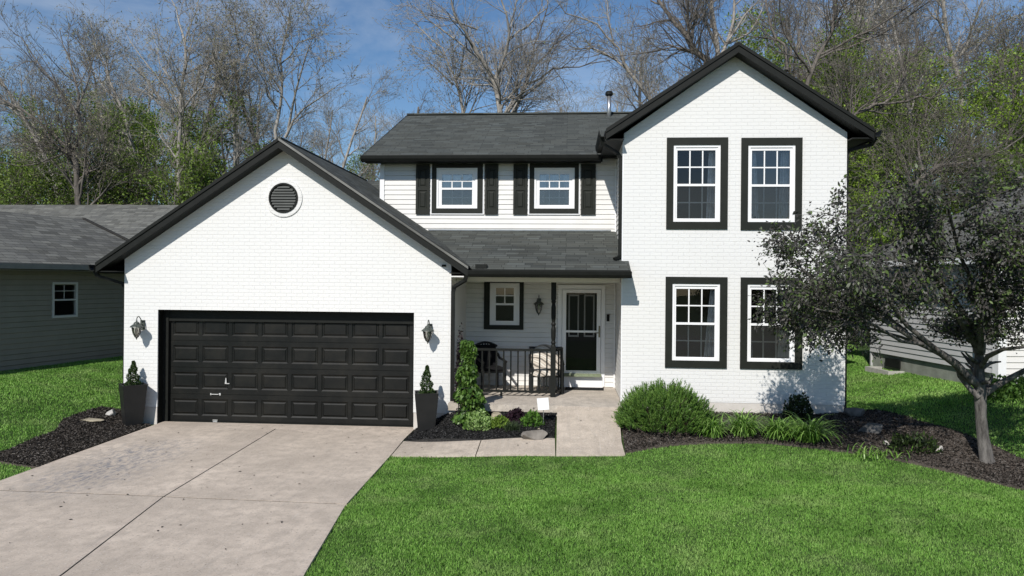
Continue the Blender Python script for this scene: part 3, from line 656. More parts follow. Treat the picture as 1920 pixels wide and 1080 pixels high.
# --- front door
mb = MB(); y = YB - .016
frame(mb, -.19, .84, .62, 2.84, .085, .085, y - .03, y + .01, .001); mb.box(.60 + .165, .755 + 0.0, y - .02, y, .80, .801)
fd = HB(mb, 'door_casing', WHITE)
mb = MB(); frame(mb, -.095, .745, .905, 2.745, .085, .075, y - .045, y - .018, .06); mb.box(-.01, .66, y - .043, y - .02, 1.80, 1.845)
sd = HB(mb, 'storm_door', WHITE)
mb = MB(); mb.face((-.01, y - .03, .965), (.66, y - .03, .965), (.66, y - .03, 2.67), (-.01, y - .03, 2.67)); HB(mb, 'pane', GLASSD, sd)
mb = MB(); mb.tube([(.715, y - .045, 1.80), (.715, y - .085, 1.80)], .012, 8); mb.tube([(.72, y - .085, 1.80), (.62, y - .085, 1.80)], .010, 8); mb.box(.70, .735, y - .052, y - .045, 1.70, 1.95); HB(mb, 'handle', simple('brushed_brass', (.17, .15, .10), .35, .5, .2, 9, metal=.5), sd)
mb = MB(); mb.box(-.04, .70, y + .04, y + .07, .90, 2.74); idr = HB(mb, 'inner_door', simple('dark_door_paint', (.010, .010, .010), .4, .3, .2, 4))
mb = MB(); frame(mb, .04, .27, 1.70, 2.63, .03, .035, y + .02, y + .04); frame(mb, .38, .61, 1.70, 2.63, .03, .035, y + .02, y + .04); HB(mb, 'door_light', SIDING, idr)
mb = MB(); mb.box(-.12, .76, y - .16, y - .01, .845, .905); HB(mb, 'threshold', simple('green_sill', (.20, .235, .15), .7, .2, .2, 20, .4, 40))
mb = MB(); mb.box(-.15, .80, y - .05, y - .0, .602, .843); HB(mb, 'kick_board', WHITE)
q = at(1140, 596, y); mb = MB(); mb.box(q.x - .03, q.x + .03, y - .03, y, q.z - .075, q.z + .075); mb.tube([(q.x, y - .03, q.z + .035), (q.x, y - .036, q.z + .035)], .012, 10); HB(mb, 'doorbell', BLACK)
# --- porch slab, post and railing
mb = MB(); mb.box(-2.22, 1.065, 13.97, YB + .1, .47, .60); HB(mb, 'porch_floor', PORCHC)
mb = MB(); mb.box(-2.21, 1.06, 14.03, 14.2, -.2, .455); mb.box(-.14, 1.3, 13.9, 14.028, -.1, .3); mb.box(.975, 1.12, 13.6, 14.02, -.1, .30); HB(mb, 'porch_foundation', FOUND)
mb = MB(); px_, py_ = -.262, 15.0
mb.box(px_ - .052, px_ + .052, py_ - .052, py_ + .052, .60, 1.62); mb.box(px_ - .052, px_ + .052, py_ - .052, py_ + .052, 2.55, 2.90)
mb.lathe([(.052, 1.62), (.035, 1.65), (.05, 1.69), (.035, 1.73), (.046, 1.80), (.05, 1.95), (.034, 2.02), (.05, 2.06), (.034, 2.10), (.047, 2.2), (.047, 2.4), (.034, 2.47), (.05, 2.51), (.04, 2.55)], (px_, py_, 0), 14)
HB(mb, 'porch_post', BLACK)
def rail(p0, p1, zt, zb, k, name='railing'):
    p0 = Vector((*p0, 0)); p1 = Vector((*p1, 0)); u = Vector((0, 0, 1)); mb = MB(); mb.bar(p0 + u * zt, p1 + u * zt, .05, .045); mb.bar(p0 + u * zb, p1 + u * zb, .04, .04)
    o = HB(mb, name, BLACK)
    for i in range(k):
        q = p0 + (p1 - p0) * (i + .5) / k; mb = MB(); mb.bar(q + u * (zb + .02), q + u * (zt - .022), .03, .03, (0, 1, 0)); HB(mb, 'baluster', BLACK, o)
    return o
ra = rail((-2.20, 15.0), (px_ - .053, 15.0), 1.535, .70, 13)
mb = MB(); mb.box(-1.32, -1.28, 14.98, 15.02, .60, .68); HB(mb, 'railing_foot', BLACK, ra)
rb = rail((px_ + .053, 15.03), (-.10, 15.36), 1.535, .70, 1); mb = MB(); mb.box(-.125, -.065, 15.33, 15.39, .60, 1.56); HB(mb, 'newel', BLACK, rb)
# --- flue, tap, meter, small fittings
mb = MB(); mb.cs = True; mb.lathe([(.058, 7.2), (.058, 7.98)], (1.10, 20.45, 0), 16); fl = HB(mb, 'flue_pipe', STEEL)
mb = MB(); mb.lathe([(.065, 7.96), (.105, 7.99), (.105, 8.05), (.08, 8.09), (.02, 8.10)], (1.10, 20.45, 0), 16); HB(mb, 'flue_cap', BLACK, fl)
q = at(1325, 753, YW); mb = MB(); mb.tube([(q.x, YW, q.z), (q.x, YW - .07, q.z), (q.x + .01, YW - .09, q.z - .05)], .014, 8); mb.tube([(q.x, YW - .05, q.z), (q.x, YW - .05, q.z + .05)], .008, 6); mb.lathe([(.03, .05), (.03, .06)], (q.x, YW - .05, q.z), 10); HB(mb, 'hose_tap', HW)
q = at(1590, 712, 15.0); mb = MB(); mb.box(5.283, 5.38, 14.95, 15.15, q.z - .15, q.z + .05); mb.cs = True; mb.lathe([(.075, -.02), (.075, .1), (.03, .13)], (5.37, 15.05, q.z), 14); HB(mb, 'electric_meter', STEEL)
mb = MB(); mb.box(-1.74, -1.52, 14.10, 14.22, 3.16, 3.235); HB(mb, 'roof_vent', BLACK)
mb = MB(); qa = at(833, 498, 14.27); mb.box(qa.x - .05, qa.x + .03, 14.28, 14.3, qa.z - .02, qa.z + .02); HB(mb, 'soffit_vent', BLACK)

# ------------------------------------------------------------------ neighbours' houses
WHITEG = simple('dull_white_frame', (.55, .54, .50), .6, .3, .05, 3); SIDEG = simple('taupe_siding', (.25, .232, .185), .6, .25, .06, 3, .15, 40); FASG = simple('taupe_gutter', (.24, .23, .20), .5, .3, .1, 4)
lh = empty('house'); tag(lh, 'low taupe sided house with grey shingle roof left of the garage', 'house')
A0 = at(0, 600, 16.5); A1 = at(229, 600, 20.); dA = (A1 - A0); dA.z = 0; dA.normalize(); nA = Vector((dA.y, -dA.x, 0))
E0 = A0 - dA * 5.5; E1 = A0 + dA * 5.0; ze = 3.10
qw = at(120, 560, 17.5)
# window centre along the wall: solve where sight lines through its edges meet the wall
def on_wall(px, py, a, d):
    r = ray(px, py); n = Vector((d.y, -d.x, 0)); t = (a - Vector((0, 0, 0))).xy.dot(n.xy) / r.xy.dot(n.xy)
    p = Vector((0, 0, CZ)) + r * t; return (p - a).xy.dot(d.xy), p.z
s0, zt = on_wall(97, 529, E0, dA); s1_, zb = on_wall(144, 594, E0, dA)
mb = MB(); siding(mb, E0.xy, E1.xy, .55, ze, .127, .02, [(s0 + .05, s1_ - .05, zb + .05, zt - .05)])
LHW = mb.build('wall', SIDEG, lh)
mb = MB(); q = [E0 - nA * .03, E1 - nA * .03]; a, b = [Vector((v.x, v.y, 0)) for v in q]; m_ = -nA * .3
mb.hexa([a + Vector((0, 0, -.3)), b + Vector((0, 0, -.3)), b + m_ + Vector((0, 0, -.3)), a + m_ + Vector((0, 0, -.3))], [a + Vector((0, 0, .56)), b + Vector((0, 0, .56)), b + m_ + Vector((0, 0, .56)), a + m_ + Vector((0, 0, .56))])
mb.build('foundation', GREYF, lh)
def wframe(par, E, d, s0, s1, z0, z1, wmat, mid=True):
    n = Vector((d.y, -d.x, 0)); B = lambda s, z, o: Vector((E.x, E.y, 0)) + d * s + n * o + Vector((0, 0, z)); mb = MB()
    def bx(a, b, c, e, o0, o1): mb.hexa([B(a, c, o1), B(b, c, o1), B(b, c, o0), B(a, c, o0)], [B(a, e, o1), B(b, e, o1), B(b, e, o0), B(a, e, o0)])
    w_ = .055; bx(s0, s0 + w_, z0, z1, -.05, .035); bx(s1 - w_, s1, z0, z1, -.05, .035); bx(s0 + w_, s1 - w_, z1 - w_, z1, -.05, .034); bx(s0 + w_, s1 - w_, z0, z0 + w_, -.05, .034)
    zm = (z0 + z1) / 2; bx(s0 + w_, s1 - w_, zm - .02, zm + .02, -.04, .02); bx(s0 + w_, s1 - w_, (zm + z1) / 2 - .008, (zm + z1) / 2 + .008, -.02, -.01); bx((s0 + s1) / 2 - .008, (s0 + s1) / 2 + .008, zm + .02, z1 - w_, -.0201, -.0101)
    o = mb.build('window', wmat, par); mb = MB(); mb.face(B(s0 + .05, z0 + .05, -.025), B(s1 - .05, z0 + .05, -.025), B(s1 - .05, z1 - .05, -.025), B(s0 + .05, z1 - .05, -.025)); mb.build('pane', GLASS, o)
    mb = MB(); bx(s0 - .3, s1 + .3, z0 - .3, z1 + .3, -1.2, -1.19); bx(s0 - .3, s0 - .29, z0 - .3, z1 + .3, -1.19, -.06); bx(s1 + .29, s1 + .3, z0 - .3, z1 + .3, -1.19, -.06); bx(s0 - .29, s1 + .29, z0 - .3, z0 - .29, -1.19, -.06); bx(s0 - .29, s1 + .29, z1 + .29, z1 + .3, -1.19, -.06); mb.build('interior_wall', INTER, o); return o
wframe(lh, E0, dA, s0, s1_, zb, zt, WHITEG)
R0 = at(0, 389, 18.2); R1 = at(157, 411, 21.5); dr = (R1 - R0); R00 = R0 - dr * 1.6
ov = nA * .42; Ee0 = Vector((E0.x, E0.y, ze + .14)) + ov; Ee1 = Vector((E1.x, E1.y, ze + .14)) + ov
mb = MB(); Ee9 = Ee1 + dA * .5; R00 = R1 - (Ee9 - Ee0); slab(mb, [Ee0, Ee9, R1, R00], .05, SHING2, FASG); mb.build('roof', None, lh)
mb = MB(); b0 = at(100, 384, 26.); zB = b0.z; slab(mb, [(-34, 20.6, 3.25), (-11.2, 20.6, 3.25), (-11.2, 26, zB), (-34, 26, zB)], .05, SHING2, FASG)
slab(mb, [(-11.2, 31.4, 3.25), (-34, 31.4, 3.25), (-34, 26, zB), (-11.2, 26, zB)], .05, SHING2, FASG); mb.build('roof', None, lh)
mb = MB(); mb.box(-33.5, -11.6, 20.95, 31, -.2, 3.2); mb.build('rear_wall', SIDEG, lh)
mb = MB(); kx = Vector((0, 0, .03)); v1 = R1 + kx
pz = lambda x, y: 3.25 + (y - 20.6) * (zB - 3.25) / 5.4
mb.bar(v1, Ee1 + dA * .35 + kx * 1.5, .16, .03); mb.build('valley_flashing', simple('dark_flashing', (.03, .028, .026), .6, .3, .2, 8), lh)
mb = MB(); a = Ee0 - Vector((0, 0, .08)); b = Ee1 - Vector((0, 0, .08)); mb.bar(a + nA * .05, b + nA * .05, .11, .12); mb.build('gutter', FASG, lh)
mb = MB(); a = Ee0 - Vector((0, 0, .17)) - nA * .21; b = Ee1 - Vector((0, 0, .17)) - nA * .21; mb.bar(a, b, .42, .02); mb.build('soffit', FASG, lh)
q = R1 - dA * 4.1 + nA * .25 - Vector((0, 0, .02)); mb = MB(); mb.hexa([q + Vector(v) for v in ((-.35, -.25, -.2), (.4, -.25, -.2), (.4, .25, -.2), (-.35, .25, -.2))], [q + Vector(v) for v in ((-.2, -.15, .02), (.2, -.15, .02), (.2, .15, .02), (-.2, .15, .02))]); mb.build('roof_vent', BLACK, lh)
# right hand neighbour
SIDEW = simple('pale_grey_siding', (.50, .50, .50), .55, .3, .05, 3, .15, 40)
rh = empty('house'); tag(rh, 'pale grey sided single storey house half hidden behind the small tree on the right', 'house')
B1 = at(1870, 700, 14.7); B0 = at(1632, 661, 19.1); dB = (B0 - B1); dB.z = 0; LB = dB.length; dB.normalize(); zs = 1.24; zeR = 3.35
mb = MB(); siding(mb, B0.xy, B1.xy, zs, zeR, .115, .02); mb.build('wall', SIDEW, rh)
nB = Vector((-dB.y, dB.x, 0)).normalized(); nB = nB if nB.x < 0 else -nB
fB = Vector((-nB.x, -nB.y, 0)); C1 = B1.copy(); C1.z = 0; pil = .5
mb = MB(); c0 = C1 + fB * 0.12; siding(mb, c0.xy, (c0 + fB * 6).xy, 1.0, zeR, .115, .02); mb.build('front_wall', simple('white_siding_front', (.72, .70, .67), .55, .3, .05, 3), rh)
def wallbox(mb, a, b, back, z0, z1):
    a = Vector((a.x, a.y, 0)); b = Vector((b.x, b.y, 0)); u = lambda z: Vector((0, 0, z)); mb.hexa([a + u(z0), b + u(z0), b + back + u(z0), a + back + u(z0)], [a + u(z1), b + u(z1), b + back + u(z1), a + back + u(z1)])
mb = MB(); wallbox(mb, B0 - nB * .04, B1 - nB * .04 , -nB * .3, .2, zs); mb.build('foundation', GREYF, rh)
mb = MB(); c9 = C1 - fB * .02 - dB * .05; wallbox(mb, c9, c9 + fB * .16, dB * .16, .75, zeR); mb.build('corner_board', WHITE, rh)
mb = MB(); c8 = C1 + nB * .06 + dB * .30; wallbox(mb, c8, c8 + nB * .08, dB * .1, .85, zeR); mb.build('downspout', WHITE, rh)
mb = MB(); c8 = C1 + fB * .16 - dB * .02; wallbox(mb, c8, c8 + fB * 6, dB * .2, .3, 1.0); mb.build('brick_base', FOUND, rh)
mb = MB(); eo = nB * .4; p0 = B0 + eo + dB * .3; p1 = C1 + eo - dB * .3; p0.z = p1.z = zeR + .1; rd = -nB * 4.2 + Vector((0, 0, 1.9))
slab(mb, [p0, p1, p1 + rd, p0 + rd], .06, SHING2, FASG)
p2 = p1 - nB * 8.4; p3 = p0 - nB * 8.4; slab(mb, [p2, p3, p0 + rd, p1 + rd], .06, SHING2, FASG); mb.build('roof', None, rh)
mb = MB(); mb.bar(p0 - Vector((0, 0, .07)), p1 - Vector((0, 0, .07)), .12, .12); mb.build('gutter', WHITE, rh)
mb = MB(); wallbox(mb, B0 + dB * .02, B0 + dB * .02 - nB * 8, -dB * .05, .2, zeR); g0 = C1 - dB * .04; g0.z = zeR
mb.face(g0 + fB * .2, g0 - nB * 8.0, g0 - nB * 4.1 + Vector((0, 0, 1.75))); mb.build('gable_wall', SIDEW, rh)
# window well against the foundation
q0 = at(1650, 685, 18.5); s_, _z = on_wall(1675, 680, Vector((B0.x, B0.y, 0)), -dB)
q = Vector((B0.x, B0.y, 0)) - dB * s_; gz = hz(q.x, q.y); ww = empty('window_well', (0, 0, 0)); tag(ww, 'low concrete window well at the foot of the grey sided wall', 'window well')
mb = MB(); u = Vector((0, 0, 1)); a = q + nB * .03 + u * (gz - .1)
for (s, e, o0, o1, h) in ((-.5, -.42, 0, .3, .15), (.42, .5, 0, .3, .15), (-.5, .5, .3, .38, .15)):
    mb.hexa([a - dB * s + nB * o1, a - dB * e + nB * o1, a - dB * e + nB * o0, a - dB * s + nB * o0], [a - dB * s + nB * o1 + u * h, a - dB * e + nB * o1 + u * h, a - dB * e + nB * o0 + u * h, a - dB * s + nB * o0 + u * h])
mb.build('kerb', simple('pale_concrete', (.42, .41, .38), .9, .2, .15, 8), ww)
mb = MB(); c_ = q + nB * .0; mb.hexa([c_ - dB * -.3 + nB * .03 + u * (gz + .08), c_ - dB * .3 + nB * .03 + u * (gz + .08), c_ - dB * .3 + u * (gz + .08), c_ + dB * .3 + u * (gz + .08)], [c_ - dB * -.3 + nB * .03 + u * (gz + .28), c_ - dB * .3 + nB * .03 + u * (gz + .28), c_ - dB * .3 + u * (gz + .28), c_ + dB * .3 + u * (gz + .28)]); mb.build('basement_window', BLACK, ww)

# ------------------------------------------------------------------ growing things
def tubes(brs, name, m, parent=None, extra=None):
    """brs: list of (points, radii, sides); one mesh"""
    groups = {}
    for p, r, s in brs: groups.setdefault((len(p), s), []).append((p, r))
    Vs, Fs, base = [], [], 0
    for (k, s), L_ in groups.items():
        Pn = np.array([q[0] for q in L_], float); Rn = np.array([q[1] for q in L_], float); B = len(L_)
        D = np.empty_like(Pn); D[:, 1:-1] = Pn[:, 2:] - Pn[:, :-2]; D[:, 0] = Pn[:, 1] - Pn[:, 0]; D[:, -1] = Pn[:, -1] - Pn[:, -2]
        D /= np.linalg.norm(D, axis=-1, keepdims=True) + 1e-9
        ref = np.where(np.abs(D[:, :1, 2:3]) > .8, [[[1., 0, 0]]], [[[0, 0, 1.]]]) * np.ones((1, k, 1))
        A = np.cross(D, ref); A /= np.linalg.norm(A, axis=-1, keepdims=True) + 1e-9; Bn = np.cross(D, A)
        th = np.arange(s) * 2 * np.pi / s
        ring = Pn[:, :, None] + Rn[:, :, None, None] * (A[:, :, None] * np.cos(th)[None, None, :, None] + Bn[:, :, None] * np.sin(th)[None, None, :, None])
        Vs.append(ring.reshape(-1, 3)); idx = base + np.arange(B * k * s).reshape(B, k, s); nx_ = np.roll(idx, -1, 2)
        Fs.append(np.stack([idx[:, :-1], nx_[:, :-1], nx_[:, 1:], idx[:, 1:]], -1).reshape(-1, 4)); base += B * k * s
    V = np.concatenate(Vs); Fc = np.concatenate(Fs); mi = np.zeros(len(Fc), int); mats = [m]; rnd = np.zeros(len(Fc))
    if extra is not None:                 # extra = (leaf verts, leaf material)
        LV, lm = extra; nl = len(LV) // 4
        Fc = np.concatenate([Fc, base + np.arange(nl * 4).reshape(-1, 4)]); V = np.concatenate([V, LV]); mi = np.concatenate([mi, np.ones(nl, int)]); mats = [m, lm]
        rnd = np.concatenate([rnd, np.random.RandomState(5).rand(nl)])
    return np_mesh(name, V, Fc, mats, mi, parent, {'rnd': rnd}, smooth=False)
def leafverts(C, size, ratio=.5, rs=None, D=None, jit=1., cup=0.):
    """diamond leaves: centres C, tip direction D (or random)"""
    n = len(C); rs = rs or np.random.RandomState(1)
    T = rs.normal(size=(n, 3)); 
    if D is not None: T = D + T * jit
    T /= np.linalg.norm(T, axis=1, keepdims=True) + 1e-9
    Nn = rs.normal(size=(n, 3)); S_ = np.cross(T, Nn); S_ /= np.linalg.norm(S_, axis=1, keepdims=True) + 1e-9
    sz = size * (.6 + .8 * rs.rand(n, 1)); c = np.cross(S_, T) * sz * cup
    return np.stack([C - T * sz * .5, C + S_ * sz * ratio * .5 + c - T * sz * .05, C + T * sz * .5, C - S_ * sz * ratio * .5 + c - T * sz * .05], 1).reshape(-1, 3)
def vn(v): l = math.sqrt(v[0] ** 2 + v[1] ** 2 + v[2] ** 2) + 1e-9; return (v[0] / l, v[1] / l, v[2] / l)
def rot_off(d, ang, rg):
    """direction at an angle from d, random azimuth"""
    a = vn((rg.gauss(0, 1), rg.gauss(0, 1), rg.gauss(0, 1))); k = a[0] * d[0] + a[1] * d[1] + a[2] * d[2]
    o = vn((a[0] - k * d[0], a[1] - k * d[1], a[2] - k * d[2])); c, s = math.cos(ang), math.sin(ang)
    return (d[0] * c + o[0] * s, d[1] * c + o[1] * s, d[2] * c + o[2] * s)
def spawn(out, pts, rads, lvl, pr, rg):
    """side branches from a finished branch"""
    if lvl >= pr['max']: return
    n = pr['n'][lvl]; n = int(n) + (rg.random() < n % 1); k = len(pts) - 1
    tot = sum(math.dist(pts[i], pts[i + 1]) for i in range(k))
    for c in range(n):
        t = pr['t0'][lvl] + (1 - pr['t0'][lvl]) * ((c + rg.random()) / n); f = min(t * k, k - 1e-4); i = int(f); u = f - i
        p = tuple(pts[i][j] * (1 - u) + pts[i + 1][j] * u for j in range(3)); d = vn(tuple(pts[i + 1][j] - pts[i][j] for j in range(3)))
        r = (rads[i] * (1 - u) + rads[i + 1] * u) * rg.uniform(.45, .7)
        d2 = rot_off(d, R(rg.uniform(*pr['ang'])), rg); Ln = pr['len'][lvl] * rg.uniform(.6, 1.3) * (1.15 - .65 * t)
        if pr.get('abs') is None: Ln *= 1
        grow(out, p, d2, Ln, max(r, pr['rmin']), lvl + 1, pr, rg)
def grow(out, p, d, Ln, r, lvl, pr, rg):
    k = pr['seg'][lvl]; pts = [p]; rads = [r]; st = Ln / k; re = max(pr['rmin'] * .7, r * (.25 if lvl else .3))
    for i in range(k):
        wb = pr['wob'][lvl]; d = vn((d[0] + rg.gauss(0, wb), d[1] + rg.gauss(0, wb), d[2] + rg.gauss(0, wb) + pr['up'][lvl]))
        p = (p[0] + d[0] * st, p[1] + d[1] * st, p[2] + d[2] * st); pts.append(p); rads.append(r + (re - r) * (i + 1) / k)
    out.append((pts, rads, lvl)); spawn(out, pts, rads, lvl, pr, rg)
def mesh_tree(root, out, barkm, leafm=None, leaf=None, sides=(8, 6, 4, 3, 3)):
    """trunk (level 0-1) and crown (the rest plus leaves) as two parts"""
    tr = [(p, r, sides[l]) for p, r, l in out if l <= 1]; cw = [(p, r, sides[min(l, 4)]) for p, r, l in out if l > 1]
    tubes(tr, 'trunk', barkm, root); ex = None
    if leaf:
        rs = np.random.RandomState(leaf.get('seed', 3)); src = [p for p, r, l in out if l >= leaf['lvl']]
        if leaf.get('keep', 1) < 1: src = [p for p in src if rs.rand() < leaf['keep']]
        n = leaf['per']; C = []; D = []
        for p in src:
            a = np.array(p); k = len(a) - 1; f = rs.rand(n) * (k - 1e-3); i = f.astype(int); u = (f - i)[:, None]; C.append(a[i] * (1 - u) + a[i + 1] * u + rs.normal(size=(n, 3)) * leaf['spread']); D.append(a[i + 1] - a[i])
        C = np.concatenate(C); D = np.concatenate(D); D /= np.linalg.norm(D, axis=1, keepdims=True) + 1e-9
        D[:, 2] -= leaf.get('droop', 0); ex = (leafverts(C, leaf['size'], leaf.get('ratio', .5), rs, D, .6, .1), leafm)
    tubes(cw, 'crown', barkm, root, ex); return root
# ---- small tree by the right hand corner
CRABK = m_bark('crab_bark', (.03, .027, .025), (.22, .205, .19), 12)
CRABL = m_leafy('crab_leaves', [(.040, .040, .034), (.066, .064, .056), (.075, .066, .064), (.105, .100, .090), (.080, .120, .040), (.13, .20, .045)], .5, .22, None, .45)
tr = empty('small_tree'); tag(tr, 'small spreading crabapple tree with dark leaves beside the right corner of the house', 'tree')
rg = random.Random(11)
TY = gr(1848, 868)[1]
def pl(pts, y0, dy=0.):
    n = len(pts); return [tuple(at(px, py, y0 + dy * i / max(1, n - 1) + (rg.uniform(-.04, .04) if 0 < i < n - 1 else 0))) for i, (px, py) in enumerate(pts)]
limbs = []
def addl(pts, y0, dy, r0, r1, lvl=1): p = pl(pts, y0, dy); limbs.append((p, [r0 + (r1 - r0) * i / (len(p) - 1) for i in range(len(p))], lvl))
tp = pl([(1850, 872), (1850, 860), (1843, 820), (1839, 780), (1838, 740), (1836, 700), (1836, 660)], TY)
limbs.append((tp, [.155, .108, .09, .082, .09, .078, .064], 0))
addl([(1836, 661), (1842, 610), (1848, 550), (1840, 480), (1835, 400)], TY, -1.7, .085, .012)
addl([(1836, 722), (1812, 705), (1792, 682), (1765, 663), (1730, 645), (1690, 620), (1640, 590), (1580, 560), (1520, 520), (1478, 478)], TY, -1.0, .075, .012)
addl([(1836, 745), (1818, 728), (1800, 705), (1793, 680)], TY - .06, .04, .05, .035)
addl([(1840, 742), (1870, 722), (1905, 703), (1950, 680), (2010, 640), (2060, 580)], TY, -.4, .06, .02)
addl([(1838, 690), (1852, 668), (1880, 655), (1925, 650), (1990, 620)], TY, -1.5, .045, .015)
addl([(1765, 663), (1700, 610), (1650, 540), (1600, 470), (1570, 420)], TY - .4, -.9, .04, .01)
addl([(1835, 660), (1800, 600), (1750, 520), (1700, 440), (1670, 370)], TY, -1.9, .05, .012)
addl([(1842, 610), (1880, 540), (1920, 460), (1950, 370)], TY - .3, -1.5, .04, .012)
addl([(1838, 640), (1790, 560), (1740, 500), (1650, 480), (1580, 480)], TY, -2.5, .045, .012)
addl([(1845, 600), (1900, 570), (1960, 540), (2030, 480)], TY, -2.2, .04, .012)
addl([(1845, 600), (1900, 540), (1980, 480), (2060, 400)], TY, -.6, .04, .012)
addl([(1730, 645), (1690, 640), (1640, 610), (1600, 590), (1530, 580)], TY - .5, -.9, .03, .010)
addl([(1765, 663), (1690, 632), (1610, 610), (1540, 605), (1495, 610)], TY - .2, .1, .03, .010)
addl([(1700, 622), (1620, 560), (1540, 500), (1490, 455)], TY - .5, -.3, .03, .010)
addl([(1700, 622), (1620, 585), (1540, 570), (1460, 560)], TY - .4, .2, .03, .010)
addl([(1765, 663), (1690, 600), (1620, 540), (1560, 510)], TY + .1, .8, .035, .010)
addl([(1730, 645), (1660, 600), (1590, 570), (1530, 560)], TY + .0, .7, .03, .010)
addl([(1840, 560), (1800, 480), (1780, 400), (1770, 350)], TY - .8, -1.2, .035, .010)
pr = dict(max=4, n=[8, 12, 10, 0, 0], t0=[.6, .22, .1, 0, 0], len=[.9, .95, .50, .2], seg=[6, 6, 5, 3, 3], wob=[.1, .16, .22, .2, .2], up=[.06, .03, -.03, -.05, 0], ang=(28, 65), rmin=.0035)
out = []
for p, r, l in limbs: out.append((p, r, l)); spawn(out, p, r, l, pr, rg)
def keep(o):                              # the crown's own outline: clear stem, flat underside, leaning to the street
    if o[2] <= 1: return True
    for x, y, z in (o[0][-1], o[0][0]):
        lo = 1.85 if x < 4.6 else 2.35 if x < 5.9 else 2.05
        if z < lo or z > 4.8 or y + (z - .4) / .85 > (16.1 if x < 5.0 else 15.5): return False
    return True
rk_ = random.Random(9); out = [o for o in out if keep(o) and (o[2] < 3 or o[0][-1][0] > 5.0 or rk_.random() < .72)]
mesh_tree(tr, out, CRABK, CRABL, dict(lvl=3, per=29, spread=.06, size=.062, ratio=.46, droop=.35))
# ---- grass
GR = m_leafy('grass_blades', [(.13, .30, .040), (.20, .41, .07), (.27, .50, .10), (.40, .62, .17)], .55, .30,
             [(.8, (.10, .23, .035), .47, .62, .6), (1.8, (.36, .50, .17), .50, .66, .6), (3.5, (.07, .18, .025), .56, .72, .4), (.8, (.10, .12, .04), .68, .78, .35)], .25)
def blades(name, polys, dens, hgt, wd, holes=(), seed=1, cond=None):
    rs = np.random.RandomState(seed); PX = []
    for poly in polys:
        a = np.array(poly); x0, y0 = a.min(0); x1, y1 = a.max(0); n = int((x1 - x0) * (y1 - y0) * dens)
        x = rs.uniform(x0, x1, n); y = rs.uniform(y0, y1, n); k = inpoly(x, y, poly)
        for h in holes: k &= ~inpoly(x, y, h)
        if cond is not None: k &= cond(x, y, rs)
        PX.append(np.stack([x[k], y[k]], 1))
    Q = np.concatenate(PX); n = len(Q); Q = Q + rs.normal(size=Q.shape) * .018; x, y = Q.T; z = H(x, y)
    hmod = .75 + .5 * np.sin(x * 2.1 + np.sin(y * 1.7) * 1.5) * np.sin(y * 2.3 + np.cos(x * 1.3)) * .4
    hh = hgt * (.55 + .9 * rs.rand(n)) * hmod; th = rs.uniform(0, 2 * np.pi, n); ln = hh * rs.uniform(.1, .9, n); ph = rs.uniform(0, 2 * np.pi, n)
    ax = np.stack([np.cos(th), np.sin(th), np.zeros(n)], 1) * (wd * (.6 + .8 * rs.rand(n)))[:, None] / 2
    b = np.stack([x, y, z - .005], 1); lean = np.stack([np.cos(ph) * ln, np.sin(ph) * ln, np.zeros(n)], 1)
    m_ = b + lean * .35 + np.stack([0 * x, 0 * x, hh * .62], 1); t = b + lean + np.stack([0 * x, 0 * x, hh * (1 - .25 * (ln / hh))], 1)
    V = np.stack([b - ax, b + ax, m_ + ax * .75, t, m_ - ax * .75], 1)
    Fc = np.arange(n * 5).reshape(-1, 5)
    o = np_mesh(name, V, Fc, [GR], None, None, {'rnd': rs.rand(n)}); return o
lawnF = [(-2.40, 5.6), (-2.56, 7.22), (-2.82, 9.45), (-2.88, W0[1] - .03), (W1[0], W1[1] - .03), (W2[0], W2[1] - .03), (WR_[0], WR_[1] - .03)] + [(q[0], q[1] - .02) for q in bedR_front] + [(13, 11.0), (13, 4.6), (-2.15, 4.6)]
gA = blades('grass', [[(max(p[0], -3), p[1]) for p in lawnF]], 7000, .043, .0055, seed=2, cond=lambda x, y, r: (y > 5.0) & (x < .78 * y + 3) & (r.rand(len(x)) < np.clip((10.5 / np.maximum(y, 5)) ** 1.2, .55, 1.15)))
tag(gA, kind='stuff')
lawnR = P((2000, 905), (1930, 872), (1860, 838), (1800, 815), (1720, 792), (1640, 772)) + [(5.4, 14.6), (5.4, 25), (9.5, 26), (B0.x, B0.y), (B1.x, B1.y), (16, 14.6), (16, 10)]
tag(blades('grass', [lawnR], 2400, .046, .011, seed=3, cond=lambda x, y, r: x < .75 * y + 1), kind='stuff')
lawnL = [(-8.95, 14.6)] + P((190, 764), (153, 775), (117, 788), (103, 811), (60, 826), (20, 844), (-30, 858)) + [(-14.2, 11), (-12.2, 21), (-11.6, 24), (-8.95, 24)]
tag(blades('grass', [lawnL, P((-40, 862), (10, 870), (72, 880), (0, 909), (-40, 925)) ] + [[(-8.1, 4), (-8.12, 9.9), (-9.2, 10.9), (-14.3, 11), (-16, 4)]], 2400, .048, .011, seed=4, cond=lambda x, y, r: (x > -1.0 * y - 4) & (y > 5)), kind='stuff')
